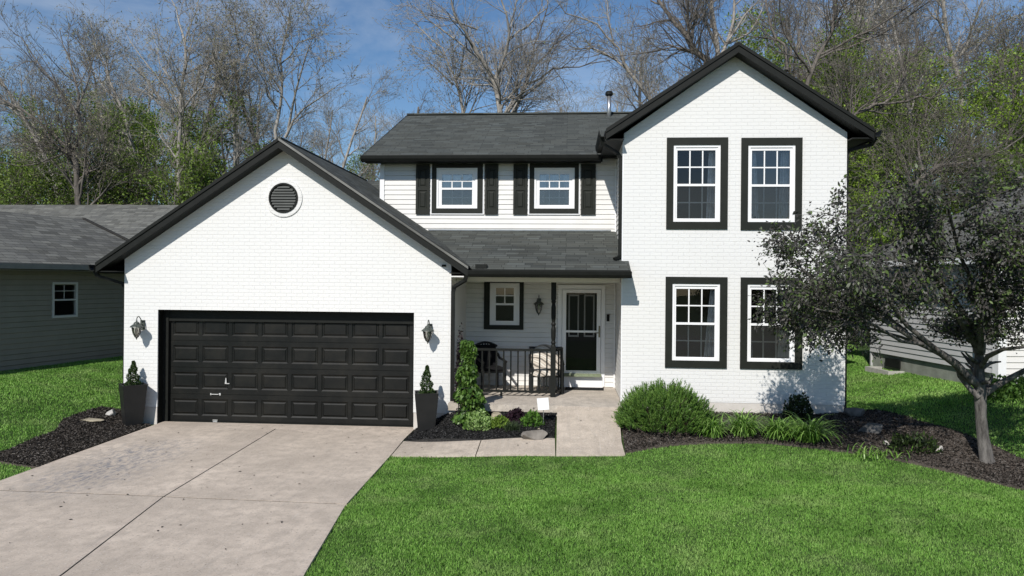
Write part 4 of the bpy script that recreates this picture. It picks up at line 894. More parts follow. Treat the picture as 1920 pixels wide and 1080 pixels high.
# ---- mulch chips
CHIP = m_leafy('mulch_chips', [(.010, .009, .008), (.028, .024, .020), (.05, .043, .037), (.10, .088, .078), (.17, .155, .14)], .9, 0., None, .1)
CHIPK = m_leafy('black_mulch_chips', [(.007, .007, .007), (.016, .016, .016), (.035, .034, .034), (.075, .073, .072)], .85, 0., None, .2)
def chips(poly, n, m, zf, seed):
    rs = np.random.RandomState(seed); a = np.array(poly); x0, y0 = a.min(0); x1, y1 = a.max(0); x = rs.uniform(x0, x1, n); y = rs.uniform(y0, y1, n); k = inpoly(x, y, poly); x = x[k]; y = y[k]
    z = np.array([zf(a_, b_) for a_, b_ in zip(x, y)]) + .038 + rs.rand(len(x)) * .02
    D = rs.normal(size=(len(x), 3)); D[:, 2] *= .35
    LV = leafverts(np.stack([x, y, z], 1), .040, .36, rs, D / np.linalg.norm(D, axis=1, keepdims=True), .25)
    o = np_mesh('mulch', LV, np.arange(len(LV)).reshape(-1, 4), [m], None, None, {'rnd': rs.rand(len(x)) ** 1.5}); tag(o, kind='stuff')
chips(bedR, 60000, CHIP, hz, 1); chips(bedM, 20000, CHIPK, bmz, 2); chips(bedL, 30000, CHIP, hz, 3)
# ---- clipped helper: rounded heaps of foliage
def heap(name, c, rx, ry, h, n, size, ratio, m, seed, updir=.9, jit=.5, inner=.55, parent=None, stems=True, cup=.1, shape=1.0, dome=.5):
    rs = np.random.RandomState(seed); u = rs.rand(n); th = rs.uniform(0, 2 * np.pi, n); cz = rs.rand(n) ** shape
    D = np.stack([np.cos(th) * np.sqrt(1 - cz ** 2), np.sin(th) * np.sqrt(1 - cz ** 2), cz], 1)
    lump = 1 + .13 * np.sin(th * 5 + seed) * np.sin(cz * 6 + seed) + .10 * np.sin(th * 9 + cz * 11 + seed)
    rr = (inner + (1 - inner) * u ** .5) * lump
    C = np.stack([c[0] + D[:, 0] * rx * rr, c[1] + D[:, 1] * ry * rr, c[2] + D[:, 2] * h * rr + .02], 1)
    DD = D * (1 - dome) + np.array([0, 0, updir]) * dome; DD /= np.linalg.norm(DD, axis=1, keepdims=True)
    LV = leafverts(C, size, ratio, rs, DD, jit, cup); o = np_mesh(name, LV, np.arange(len(LV)).reshape(-1, 4), [m], None, parent, {'rnd': rs.rand(n)}); return o
# mugo pine: upright needle candles over a broad dome
PINE = m_leafy('pine_needles', [(.03, .07, .014), (.065, .14, .025), (.12, .22, .04), (.19, .31, .07)], .5, .15, None, .3)
WOODB = m_bark('brown_stem', (.03, .022, .015), (.09, .07, .05), 20)
bx, by = 1.74, 13.42; bz = hz(bx, by); rs = np.random.RandomState(8)
pine = empty('pine_shrub'); tag(pine, 'broad rounded green pine shrub beside the front walk', 'shrub')
N_ = 3600; th = rs.uniform(0, 2 * np.pi, N_); cz = rs.rand(N_) ** .9; lump = 1 + .10 * np.sin(th * 4 + 1) * np.cos(cz * 5) + .09 * np.sin(th * 7 + cz * 9) + rs.normal(size=N_) * .045
sx = np.sqrt(1 - cz ** 2 * .98); D = np.stack([np.cos(th) * sx, np.sin(th) * sx, cz], 1); rr = lump * (.62 + .38 * rs.rand(N_) ** .35)
Cc = np.stack([bx + D[:, 0] * .83 * rr, by + D[:, 1] * .66 * rr, bz + .02 + (D[:, 2] * .70 + .06) * rr], 1); Ax = D * .8 + np.array([0, 0, .7]); Ax /= np.linalg.norm(Ax, axis=1, keepdims=True)
K = 16; C2 = np.repeat(Cc, K, 0); A2 = np.repeat(Ax, K, 0); t_ = rs.rand(N_ * K, 1); C2 = C2 + A2 * (t_ - .5) * .10
LV = leafverts(C2 + rs.normal(size=C2.shape) * .006, .055, .14, rs, A2, .42); rn = np.repeat(rs.rand(N_), K) * .6 + t_[:, 0] * .4
np_mesh('needles', LV, np.arange(len(LV)).reshape(-1, 4), [PINE], None, pine, {'rnd': np.clip(rn, 0, 1)})
out = []; rg2 = random.Random(4)
for i in range(26): grow(out, (bx + rg2.uniform(-.15, .15), by + rg2.uniform(-.1, .1), bz), vn((rg2.gauss(0, .8), rg2.gauss(0, .6), .6)), .75, .016, 1, dict(max=2, n=[0, 4, 0], t0=[0, .3, 0], len=[0, .3, .2], seg=[3, 4, 3], wob=[.1, .1, .1], up=[0, .05, .05], ang=(25, 50), rmin=.005), rg2)
tubes([(p, r, 4) for p, r, l in out], 'stems', WOODB, pine)
# daylily clumps: arching strap leaves
LILY = m_leafy('daylily_leaves', [(.08, .18, .025), (.14, .28, .04), (.21, .37, .07), (.30, .46, .13)], .4, .3, None, .4)
def strap_clump(name, c, n, Ln, wd, m, seed, spread=.12, arch=1., parent=None):
    rs = np.random.RandomState(seed); th = rs.uniform(0, 2 * np.pi, n); el = np.radians(rs.uniform(48, 86, n)); Lf = Ln * rs.uniform(.6, 1.15, n); k = 6
    b = np.stack([c[0] + rs.normal(size=n) * spread, c[1] + rs.normal(size=n) * spread * .7, np.full(n, c[2])], 1)
    hd = np.stack([np.cos(th), np.sin(th)], 1); sd = np.stack([-np.sin(th), np.cos(th), 0 * th], 1) * wd / 2
    Vv = []; p = b.copy(); e = el.copy()
    for i in range(k + 1):
        wv_ = (1 - (i / k) ** 2.2) * .95 + .05; Vv += [p - sd * wv_, p + sd * wv_]; st = (Lf / k)[:, None]
        p = p + np.concatenate([hd * np.cos(e)[:, None], np.sin(e)[:, None]], 1) * st; e = e - arch * .42 * rs.uniform(.7, 1.3, n) * (.5 + i / k)
        p[:, 2] = np.maximum(p[:, 2], c[2] + .01)
    V = np.stack(Vv, 1); Fq = []
    for i in range(k): Fq.append([2 * i, 2 * i + 1, 2 * i + 3, 2 * i + 2])
    Fc = (np.arange(n)[:, None, None] * (2 * k + 2) + np.array(Fq)[None]).reshape(-1, 4); o = np_mesh(name, V, Fc, [m], None, parent, {'rnd': np.repeat(rs.rand(n), k)}, smooth=True); return o
for i, (px, py, n, Ln, lab) in enumerate(((1338, 828, 170, .54, 'arching green daylily clump nearest the pine shrub'), (1398, 826, 230, .62, 'full daylily clump, second from the pine shrub'), (1464, 832, 220, .60, 'daylily clump, third from the pine shrub'), (1520, 838, 260, .72, 'tallest daylily clump, nearest the tree shadow'))):
    x, y = gr(px, py); y += .12; tag(strap_clump('daylily', (x, y, hz(x, y) + .03), n, Ln, .026, LILY, 20 + i, .07), lab, 'plant', 'daylilies along the brick wall')
DKL = m_leafy('dark_shrub_leaves', [(.010, .016, .008), (.02, .032, .012), (.035, .055, .02), (.05, .085, .025)], .5, .15)
x, y = 4.28, 14.15; tag(heap('low_shrub', (x, y, hz(x, y)),   .27, .22, .46, 1300, .055, .6, DKL, 5), 'small dark round shrub behind the tallest daylily', 'shrub')
x, y = gr(1712, 848); tag(heap('low_shrub', (x, y, hz(x, y)), .42, .3, .28, 700, .07, .45, m_leafy('shade_plant', [(.008, .014, .006), (.02, .034, .01), (.06, .10, .025)], .5, .2), 6), 'loose leafy plant in the tree shade', 'plant')
x, y = gr(1640, 862); tag(strap_clump('low_plant', (x, y, hz(x, y) + .03), 70, .3, .02, LILY, 44, .22), 'sparse low grassy plant at the edge of the mulch bed', 'plant')
x, y = gr(1905, 745); tag(heap('low_shrub', (x, y, hz(x, y)), .7, .4, .35, 1300, .08, .6, m_leafy('border_leaves', [(.03, .07, .012), (.06, .13, .02), (.12, .22, .05)], .5, .25), 9), 'leafy border plant below the white neighbouring wall', 'plant')
# middle bed plants
def grb(px, py):
    d = ray(px, py); t = 10.
    while CZ + d.z * t > bmz(d.x * t, d.y * t) + .035: t += .01
    return d.x * t, d.y * t, bmz(d.x * t, d.y * t) + .03
LIME = m_leafy('light_green_leaves', [(.15, .26, .06), (.24, .38, .10), (.34, .48, .17), (.44, .58, .26)], .5, .3)
YELG = m_leafy('yellow_green_leaves', [(.10, .17, .02), (.18, .28, .04), (.25, .36, .07)], .5, .3)
GREYG = m_leafy('grey_green_leaves', [(.03, .05, .022), (.055, .085, .035), (.08, .12, .05)], .6, .2)
PURP = m_leafy('purple_leaves', [(.018, .008, .014), (.035, .016, .026), (.05, .03, .04)], .5, .2)
BRG = m_leafy('bright_green_leaves', [(.055, .13, .02), (.09, .20, .03), (.15, .29, .05)], .5, .3)
x, y, z = grb(893, 806); tag(heap('low_plant', (x + .03, y + .03, z), .27, .20, .30, 1700, .045, .5, LIME, 31), 'pale green mounded plant at the foot of the vine', 'plant')
x, y, z = grb(937, 803); tag(heap('low_plant', (x, y + .05, z), .19, .15, .19, 520, .045, .6, YELG, 32), 'yellow green low plant between two mounds in the front bed', 'plant')
x, y, z = grb(960, 810); tag(strap_clump('low_plant', (x, y + .06, z), 300, .22, .007, GREYG, 33, .07, .5), 'grey green tufted plant with fine leaves', 'plant')
x, y, z = grb(967, 790); tag(heap('low_plant', (x, y + .05, z),   .17, .12, .20, 240, .075, .9, PURP, 34), 'dark purple leaved plant under the porch edge', 'plant')
x, y, z = grb(998, 800); tag(heap('low_plant', (x, y + .07, z), .20, .17, .25, 520, .065, .45, BRG, 35, dome=.3), 'bright green clump beside the small white sign', 'plant')
# vine on a black obelisk beside the porch
vb = grb(872, 800); vx, vy, vz = vb[0], vb[1] + .12, vb[2]
ob = empty('plant_obelisk'); tag(ob, 'black metal plant obelisk hidden under the climbing vine', 'plant support')
mb = MB()
for a in range(4):
    c, s = math.cos(a * math.pi / 2 + .78), math.sin(a * math.pi / 2 + .78); mb.tube([(vx + c * .2, vy + s * .2, vz - .03), (vx + c * .11, vy + s * .11, vz + 1.15), (vx, vy, vz + 1.45)], .010, 6)
for hh_, rr_ in ((.3, .18), (.7, .15), (1.1, .12)): mb.tube([(vx + rr_ * math.cos(t * math.pi / 8), vy + rr_ * math.sin(t * math.pi / 8), vz + hh_) for t in range(17)], .007, 5, False)
mb.build('frame', BLACK, ob)
VINE = m_leafy('vine_leaves', [(.035, .085, .012), (.065, .135, .02), (.10, .19, .03), (.15, .25, .055)], .45, .25, None, .45)
vine = empty('climbing_vine'); tag(vine, 'leafy green vine climbing up beside the garage corner', 'vine')
rs = np.random.RandomState(77); n = 2300; hh_ = rs.rand(n) ** .85; rad = (.10 + .19 * (1 - hh_) ** 1.5) * (1 + .22 * np.sin(hh_ * 23) + .12 * rs.normal(size=n)); th = rs.uniform(0, 2 * np.pi, n); rr_ = rad * (.6 + .4 * rs.rand(n) ** .4)
dx_ = .10 * (1 - hh_) ** 1.2 + .03 * np.sin(hh_ * 9)
C = np.stack([vx + dx_ + np.cos(th) * rr_, vy + np.sin(th) * rr_, vz + .03 + hh_ * 1.50], 1); D = np.stack([np.cos(th) * .8, np.sin(th) * .8, -.8 + 0 * th], 1)
LV = leafverts(C, .085, .72, rs, D, .35, .12); np_mesh('leaves', LV, np.arange(len(LV)).reshape(-1, 4), [VINE], None, vine, {'rnd': rs.rand(n)})
tubes([([(vx + .15 * math.cos(i * 1.3 + j * .55) * (1 - j / 14), vy + .15 * math.sin(i * 1.3 + j * .55) * (1 - j / 14), vz + j * .145) for j in range(11)], [.008] * 11, 4) for i in range(5)], 'stem', WOODB, vine)
x, y, z = grb(850, 800); pv = heap('climbing_vine', (x + .03, 14.14, z), .13, .09, 1.55, 2600, .05, .7, m_leafy('dusky_leaves', [(.006, .005, .005), (.014, .009, .011), (.028, .015, .020), (.02, .03, .012)], .5, .1), 71, inner=.2, shape=.75); tag(pv, 'dark purple leaved vine against the downspout', 'vine')
# rocks
def rock(name, c, sx, sy, sz, seed, m, rz=0.):
    import bmesh
    bm = bmesh.new(); bmesh.ops.create_icosphere(bm, subdivisions=3, radius=1); rs = random.Random(seed); pls = [(Vector((rs.gauss(0, 1), rs.gauss(0, 1), rs.gauss(0, .8))).normalized(), rs.uniform(.42, .72)) for _ in range(11)]
    for v in bm.verts:
        for nn, d in pls:
            k = v.co.dot(nn) - d
            if k > 0: v.co -= nn * k
        v.co *= 1 + rs.uniform(-.015, .015); v.co.x *= sx; v.co.y *= sy; v.co.z *= sz
    me = bpy.data.meshes.new(name); bm.to_mesh(me); bm.free(); me.materials.append(m); o = bpy.data.objects.new(name, me); COL.objects.link(o); o.location = c; o.rotation_euler = (0, 0, rz); return o
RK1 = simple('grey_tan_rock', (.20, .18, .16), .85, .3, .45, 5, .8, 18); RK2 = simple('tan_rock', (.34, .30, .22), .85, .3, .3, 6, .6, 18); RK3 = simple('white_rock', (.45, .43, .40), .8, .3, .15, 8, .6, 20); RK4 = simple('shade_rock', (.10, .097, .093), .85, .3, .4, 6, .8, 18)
x, y, z = grb(1005, 822); tag(rock('rock', (x, y + .1, z + .03), .27, .17, .13, 3, RK1, .2), 'large flat grey rock in the front bed', 'rock')
x, y, z = grb(932, 785); tag(rock('rock', (x, y + .05, z + .05), .18, .13, .10, 5, RK2), 'tan rock between the mounded plants', 'rock')
x, y, z = grb(1010, 806); tag(rock('rock', (x, y, z + .01), .05, .035, .03, 6, RK2), 'pebble sized rock above the large grey rock', 'rock')
x, y = gr(207, 782); tag(rock('rock', (x, y, hz(x, y) + .05), .16, .15, .11, 7, RK3), 'small white rock beside the left planter', 'rock')
x, y = gr(164, 790); tag(rock('stone_slab', (x, y, hz(x, y) + .03), .50, .22, .045, 8, RK2, -.15), 'flat pale stone slab in the left mulch bed', 'stone')
x, y = gr(1761, 848); tag(rock('rock', (x, y, hz(x, y) + .04), .10, .08, .08, 9, RK3), 'small white rock in the mulch left of the tree', 'rock')
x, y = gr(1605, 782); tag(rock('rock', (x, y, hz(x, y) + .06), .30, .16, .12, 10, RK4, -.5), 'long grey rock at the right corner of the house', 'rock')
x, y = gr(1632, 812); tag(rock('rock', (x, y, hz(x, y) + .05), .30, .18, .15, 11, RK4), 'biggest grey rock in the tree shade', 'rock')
x, y = gr(1662, 838); tag(rock('rock', (x, y, hz(x, y) + .04), .08, .07, .06, 12, RK3), 'fist sized pale rock in the tree shade', 'rock')
# sign
x, y, z = grb(1022, 800); sg = empty('garden_sign'); tag(sg, 'small blank white sign on a short stake in front of the porch', 'sign'); q = at(1019, 757, y + .05)
mb = MB(); mb.hexa([(q.x - .095, y + .045, q.z - .12), (q.x + .105, y + .045, q.z - .10), (q.x + .105, y + .055, q.z - .10), (q.x - .095, y + .055, q.z - .12)], [(q.x - .12, y + .055, q.z + .09), (q.x + .085, y + .055, q.z + .11), (q.x + .085, y + .065, q.z + .11), (q.x - .12, y + .065, q.z + .09)]); mb.build('plate', WHITE, sg)
mb = MB(); mb.tube([(q.x, y + .062, z - .05), (q.x, y + .065, q.z + .02)], .007, 6); mb.build('stake', STEEL, sg)
# splash block under the downspout
x, y, z = grb(812, 822); sb_ = MB(); PALEC = simple('cast_concrete', (.36, .34, .31), .9, .2, .15, 10, .4, 40)
xa, ya = -2.33, 13.50; 
sbz = .10
for (o, w_) in ((0, .05), (.26, .05)): sb_.hexa([(xa + o, ya - .05, sbz), (xa + o + w_, ya - .05, sbz), (xa + o + w_ + .13, ya + .62, sbz + .12), (xa + o + .13, ya + .62, sbz + .12)], [(xa + o, ya - .05, sbz + .06), (xa + o + w_, ya - .05, sbz + .06), (xa + o + w_ + .13, ya + .62, sbz + .19), (xa + o + .13, ya + .62, sbz + .19)])
sb_.hexa([(xa + .05, ya - .04, sbz - .01), (xa + .26, ya - .04, sbz - .01), (xa + .39, ya + .61, sbz + .11), (xa + .18, ya + .61, sbz + .11)], [(xa + .05, ya - .04, sbz + .02), (xa + .26, ya - .04, sbz + .02), (xa + .39, ya + .61, sbz + .15), (xa + .18, ya + .61, sbz + .15)])
tag(sb_.build('splash_block', PALEC), 'weathered concrete splash block under the corner downspout', 'splash block')
# bits of bark and leaf blown over the paving
rs = np.random.RandomState(12); n = 130; x = np.concatenate([rs.uniform(-7.8, -3.1, n), rs.uniform(-2.7, .8, 24)]); y = np.concatenate([7 + 7 * rs.rand(n) ** .7, rs.uniform(12.3, 13.2, 24)]); z = np.array([max(0, hz(a_, b_)) if a_ > -2.9 else 0. for a_, b_ in zip(x, y)]) + .036
D = rs.normal(size=(len(x), 3)); D[:, 2] = 0; D /= np.linalg.norm(D, axis=1, keepdims=True); S_ = np.stack([-D[:, 1], D[:, 0], 0 * x], 1); sz = (.008 + .028 * rs.rand(len(x), 1) ** 3); C = np.stack([x, y, z], 1)
LV = np.stack([C - D * sz, C + S_ * sz * .45 + [0, 0, .004], C + D * sz, C - S_ * sz * .45], 1).reshape(-1, 3)
tag(np_mesh('debris', LV, np.arange(len(LV)).reshape(-1, 4), [CHIP], None, None, {'rnd': rs.rand(len(x)) * .6}), kind='stuff')
# planters
PLB = simple('black_planter', (.012, .012, .012), .5, .4, .2, 6, .3, 40); CON = m_leafy('conifer_leaves', [(.012, .028, .010), (.025, .055, .014), (.05, .09, .022), (.08, .12, .035)], .55, .12)
def planter(px, py, rz, tw, bw, h, th_, label, seed):
    x, y = gr(px, py); z = max(hz(x, y), .0) + .03; y += .1; o = empty('planter', (x, y, z), rz); tag(o, label, 'planter', 'tall black planters flanking the garage door')
    def sq(w_, zz): return [(-w_, -w_, zz), (w_, -w_, zz), (w_, w_, zz), (-w_, w_, zz)]
    mb = MB(); A = sq(bw / 2, 0); B = sq(tw / 2, h); Ci = sq(tw / 2 - .025, h); Di = sq(tw / 2 - .035, h - .07)
    for p, q in ((A, B), (B, Ci), (Ci, Di)):
        for k in range(4): mb.face(p[k], p[(k + 1) % 4], q[(k + 1) % 4], q[k])
    mb.face(*A[::-1]); mb.build('pot', PLB, o); mb = MB(); mb.face(*sq(tw / 2 - .03, h - .06)); mb.build('soil', SOIL, o)
    rs = np.random.RandomState(seed); n = 2600; t = rs.rand(n) ** 1.25; th = rs.uniform(0, 2 * np.pi, n); rad = (.135 * (1 - t) ** .75 + .012) * (1 + .18 * np.sin(t * 21 + th * 2)) * (.35 + .65 * rs.rand(n) ** .4)
    C = np.stack([np.cos(th) * rad + .01 * np.sin(t * 9), np.sin(th) * rad, h - .05 + t * th_], 1); D = np.stack([np.cos(th) * .6, np.sin(th) * .6, .7 + 0 * th], 1)
    LV = leafverts(C, .034, .42, rs, D, .4); np_mesh('conifer', LV, np.arange(len(LV)).reshape(-1, 4), [CON], None, o, {'rnd': rs.rand(n)})
    tubes([([(0, 0, h - .08), (0, 0, h + th_ * .9)], [.012, .004], 5)], 'stem', WOODB, o)
planter(243, 801, R(42), .44, .30, .80, .50, 'black tapered planter with small conifer left of the garage door', 51)
planter(797, 821, R(12), .44, .29, .80, .54, 'black tapered planter with small conifer right of the garage door', 52)
# porch furniture, mat
CHB = simple('black_wood', (.012, .012, .012), .45, .4, .2, 6)
def chair(name, c, w_, rz, label, cat, curved):
    o = empty(name, c, rz); tag(o, label, cat)
    mb = MB(); mb.box(-w_ / 2, w_ / 2, -.26, .26, .38, .42); mb.build('seat', CHB, o)
    for sx in (-1, 1):
        for sy in (-1, 1): mb = MB(); mb.box(sx * (w_ / 2 - .025) - .025, sx * (w_ / 2 - .025) + .025, sy * .24 - .025, sy * .24 + .025, .0, .62 if sy < 0 else .38); mb.build('leg', CHB, o)
        mb = MB(); mb.tube([(sx * (w_ / 2 - .02), -.30, .61), (sx * (w_ / 2 - .02), -.1, .64), (sx * (w_ / 2 - .02), .12, .66), (sx * (w_ / 2 - .02), .24, .74)], .028, 8); mb.build('arm', CHB, o)
    mb = MB(); k = 9
    for i in range(k):
        x = -w_ / 2 + .04 + (w_ - .08) * i / (k - 1); top = .88 + (.09 * math.sin(math.pi * i / (k - 1)) if curved else .0); mb.bar((x, .24, .40), (x, .34, top), .03, .02)
    mb.tube([(-w_ / 2 + (w_) * i / 8, .345, .89 + (.09 * math.sin(math.pi * i / 8) if curved else 0)) for i in range(9)], .025, 8)
    mb.build('backrest', CHB, o); return o
chair('porch_chair', (-1.62, 15.85, .60), .55, R(25), 'black slatted chair in the shaded left end of the porch', 'chair', True)
c1 = bpy.data.objects['porch_chair']; mb = MB(); mb.hexa([(-.24, .20, .43), (.24, .20, .43), (.24, .27, .43), (-.24, .27, .43)], [(-.22, .28, .93), (.22, .28, .93), (.22, .34, .93), (-.22, .34, .93)]); mb.box(-.25, .25, -.24, .19, .422, .49); cu = mb.build('cushion', simple('black_cushion', (.012, .012, .013), .9, .1, .2, 9), c1, bevel=.02)
ch = chair('porch_bench', (-.42, 15.72, .60), .72, R(4), 'black armchair bench behind the porch post', 'chair', False)
mb = MB(); mb.box(-.34, .34, -.275, -.262, .33, .378)
for i in range(6): mb.box(-.31 + i * .118, -.27 + i * .118, -.272, -.264, .06, .329)
mb.box(-.34, .34, -.273, -.263, .02, .059); mb.build('front_slats', CHB, ch)
def m_throw():
    m, b, N, S = mat('striped_throw'); v = coords(N, 'Object', (1, 1, 1), (0, 0, 0)); wv = N('ShaderNodeTexWave', {'Vector': v, 'Scale': 2.2, 'Distortion': 3.5, 'Detail': 2.}, bands_direction='DIAGONAL').outputs[0]
    c = ramp(N, wv, [(.0, (.12, .11, .10)), (.16, (.42, .37, .31)), (.5, (.62, .56, .49)), (.8, (.36, .32, .27)), (1, (.66, .62, .56))])
    S('Base Color', c); S('Roughness', .95); return m
import bmesh
mb = MB(); nx_, ny_ = 16, 16
def thr(u, v):                            # draped over the back, the seat and the front edge
    x = -.33 + .64 * u + .02 * math.sin(v * 7); s = v * 1.25
    if s < .22: y, z = .40 - s * .1, .92 - .25 + s
    elif s < .30: y, z = .38 - (s - .22) * 1.4, .90
    elif s < .72: k = (s - .30) / .42; y, z = .27 - k * .32, .90 - k * .44
    else: k = (s - .72) / .53; y, z = -.05 - k * (.26 + .03 * math.sin(u * 9)), .46 - k * k * (.05 + .12 * math.sin(u * 3.14))
    return (x, y - .02, z + .03 * math.sin(u * 6 + v * 4) * .5 + .07 * math.sin(u * 3.14) - (.10 * (2 * u - 1) ** 2 if s < .5 else 0))
Vv = [thr(i / nx_, j / ny_) for j in range(ny_ + 1) for i in range(nx_ + 1)]; mb.cs = True
mb.vf(Vv, [(j * (nx_ + 1) + i, j * (nx_ + 1) + i + 1, (j + 1) * (nx_ + 1) + i + 1, (j + 1) * (nx_ + 1) + i) for j in range(ny_) for i in range(nx_)])
tw = mb.build('blanket', m_throw()); tw.location = (-.42, 15.72, .60); tw.rotation_euler = (0, 0, R(4)); sdm = tw.modifiers.new('s', 'SOLIDIFY'); sdm.thickness = .02; sdm.offset = 1; tag(tw, 'striped beige throw blanket draped over the porch bench', 'blanket')
mb = MB(); mb.hexa([(-.03, 16.0, .60), (.80, 16.0, .60), (.82, 16.36, .60), (.0, 16.36, .60)], [(-.03, 16.0, .612), (.80, 16.0, .612), (.82, 16.36, .612), (.0, 16.36, .612)]); tag(mb.build('door_mat', simple('dark_mat', (.02, .02, .02), .95, .1, .3, 60, .8, 120)), 'dark rectangular doormat in front of the storm door', 'doormat')

# ------------------------------------------------------------------ the woods behind
BK1 = m_bark('grey_bark', (.14, .13, .115), (.44, .41, .37), 6); BK2 = m_bark('dark_bark', (.06, .054, .047), (.23, .205, .18), 6); BK3 = m_bark('pale_bark', (.17, .16, .145), (.46, .43, .39), 5)
BUD = m_leafy('tan_buds', [(.20, .19, .10), (.28, .27, .16), (.38, .35, .24), (.26, .32, .11)], .6, .3)
SPR = m_leafy('spring_leaves', [(.12, .20, .02), (.20, .32, .03), (.28, .42, .05), (.38, .52, .09)], .5, .4)
MID = m_leafy('mid_green_leaves', [(.08, .13, .02), (.13, .20, .03), (.18, .27, .045), (.24, .33, .07)], .5, .35)
W4 = dict(max=4, n=[12, 6.5, 5, 3, 0], t0=[.28, .25, .2, .15, 0], len=[3.6, 1.9, 1.05, .55], seg=[10, 6, 5, 3, 2], wob=[.05, .12, .16, .2, .2], up=[.02, .07, .05, .03, 0], ang=(24, 52), rmin=.006)
def bare(seed, hgt, r, barkm, leafm=None, leaf=None, prm=None, lean=0., wob=.05):
    rg = random.Random(seed); p_ = dict(W4); p_.update(prm or {}); p_['wob'] = [wob] + p_['wob'][1:]; out = []
    grow(out, (0, 0, -.3), vn((lean, rg.uniform(-.05, .05), 1)), hgt, r, 0, p_, rg)
    root = empty('bare_tree'); mesh_tree(root, out, barkm, leafm, leaf, (7, 5, 4, 3, 3)); return root
B_ = dict(lvl=4, per=1, spread=.02, size=.06, ratio=.7)
protos = [bare(101, 15, .20, BK1, BUD, B_), bare(102, 14, .16, BK1, BUD, dict(B_, keep=.6), lean=.12), bare(103, 15, .22, BK2, BUD, dict(B_, keep=.4), wob=.09),
          bare(104, 13, .15, BK1, BUD, B_, dict(n=[16, 8, 6, 3, 0], t0=[.15, .25, .2, .15, 0])), bare(105, 16, .24, BK3, BUD, dict(B_, keep=.5), dict(t0=[.45, .2, .2, .15, 0])),
          bare(106, 12, .12, BK2, BUD, dict(B_, keep=.5), dict(n=[18, 8, 6, 3, 0], t0=[.1, .25, .2, .15, 0], ang=(20, 45)))]
G_ = dict(lvl=3, per=10, spread=.10, size=.10, ratio=.6, keep=.75)
greens = [bare(201, 9, .12, BK2, SPR, G_, dict(n=[12, 7, 5, 1, 0], len=[2.6, 1.5, .8, .4])), bare(202, 8, .10, BK2, MID, dict(G_, per=9, keep=.7), dict(n=[12, 7, 5, 1, 0], len=[2.4, 1.4, .8, .4], t0=[.1, .2, .15, .1, 0])),
          bare(203, 5, .07, BK2, MID, dict(G_, per=9, size=.085), dict(n=[12, 7, 4, 1, 0], len=[2.0, 1.2, .7, .3], t0=[.03, .15, .15, .1, 0])), bare(204, 5.5, .07, BK2, SPR, dict(G_, per=8, size=.085), dict(n=[12, 6, 4, 1, 0], len=[1.9, 1.1, .7, .3], t0=[.05, .15, .15, .1, 0]))]
for g_ in greens: g_.name = 'leafy_tree'
PH = [15.5, 14.5, 15.5, 13.8, 16.5, 13.0]; GH_ = [9.5, 8.6, 5.6, 6]
used = set()
def put(lst, hs_, i, x, y, htop, label, cat, group, rz):
    o = lst[i]
    if (id(lst), i) in used: o = copy_tree(o)
    used.add((id(lst), i)); s = htop / hs_[i]; o.location = (x, y, hz(x, y) - .1); o.scale = (s * random.uniform(.85, 1.1), s * random.uniform(.85, 1.1), s); o.rotation_euler = (random.uniform(-.05, .05), random.uniform(-.05, .05), rz)
    tag(o, label, cat, group); return o
random.seed(42)
def top_at(px):                           # height of the skyline in the photograph, by column
    K = [(-500, 70), (-200, 60), (0, 75), (200, 50), (420, 55), (620, 80), (700, 140), (850, 150), (1000, 160), (1120, 120), (1240, 40), (1400, -20), (1700, -60), (2100, -40)]
    return float(np.interp(px, [k[0] for k in K], [k[1] for k in K]))
def region(px):
    return ('left', 'grey bare tree in the woods behind the left neighbour and garage', 'bare trees on the left') if px < 640 else ('mid', 'slender bare tree in the woods seen over the main roof', 'bare trees over the roof') if px < 1200 else ('right', 'bare tree in the thick woods to the right of the tall gable', 'bare trees on the right')
KIND = ['grey bare tree with tan buds', 'grey bare tree with a leaning trunk', 'dark barked crooked bare tree', 'grey bare tree branching from low down', 'pale barked tree with a high crown', 'thin dark brushy bare tree']
WHERE = dict(left=' in woods left of the garage peak', mid=' in woods over the main roof', right=' in woods around the tall gable')
n_ = 0
for (Y0, Y1, step, jit) in ((30, 36, 250, 80), (38, 46, 125, 45), (50, 60, 85, 30), (64, 76, 70, 25)):
    random.seed(int(Y0) + 7); px = -420.
    while px < 2380:
        q = px + random.uniform(-jit, jit); Yv = random.uniform(Y0, Y1); px += step * (.78 if px > 1250 else (1.3 if 620 < px < 1150 and Y0 < 50 else 1.))
        if Y0 == 30 and 560 < q < 1200: continue
        ty = top_at(q) + (random.uniform(-10, 130) if Y0 < 50 else random.uniform(40, 190)); p = at(q, ty, Yv); ht = p.z - hz(p.x, Yv)
        if ht < 5: continue
        i = random.choice((0, 1, 2, 3, 4, 5)) if Y0 < 60 else random.choice((0, 1, 3, 5))
        k, lab, grp = region(q); lab = KIND[i] + WHERE[k] + (', far back' if Y0 >= 50 else ''); grp = 'bare trees ' + WHERE[k][1:] + (' far back' if Y0 >= 50 else ''); put(protos, PH, i, p.x, Yv, ht, lab, 'tree', grp, random.uniform(0, 6.28)); n_ += 1
random.seed(31)
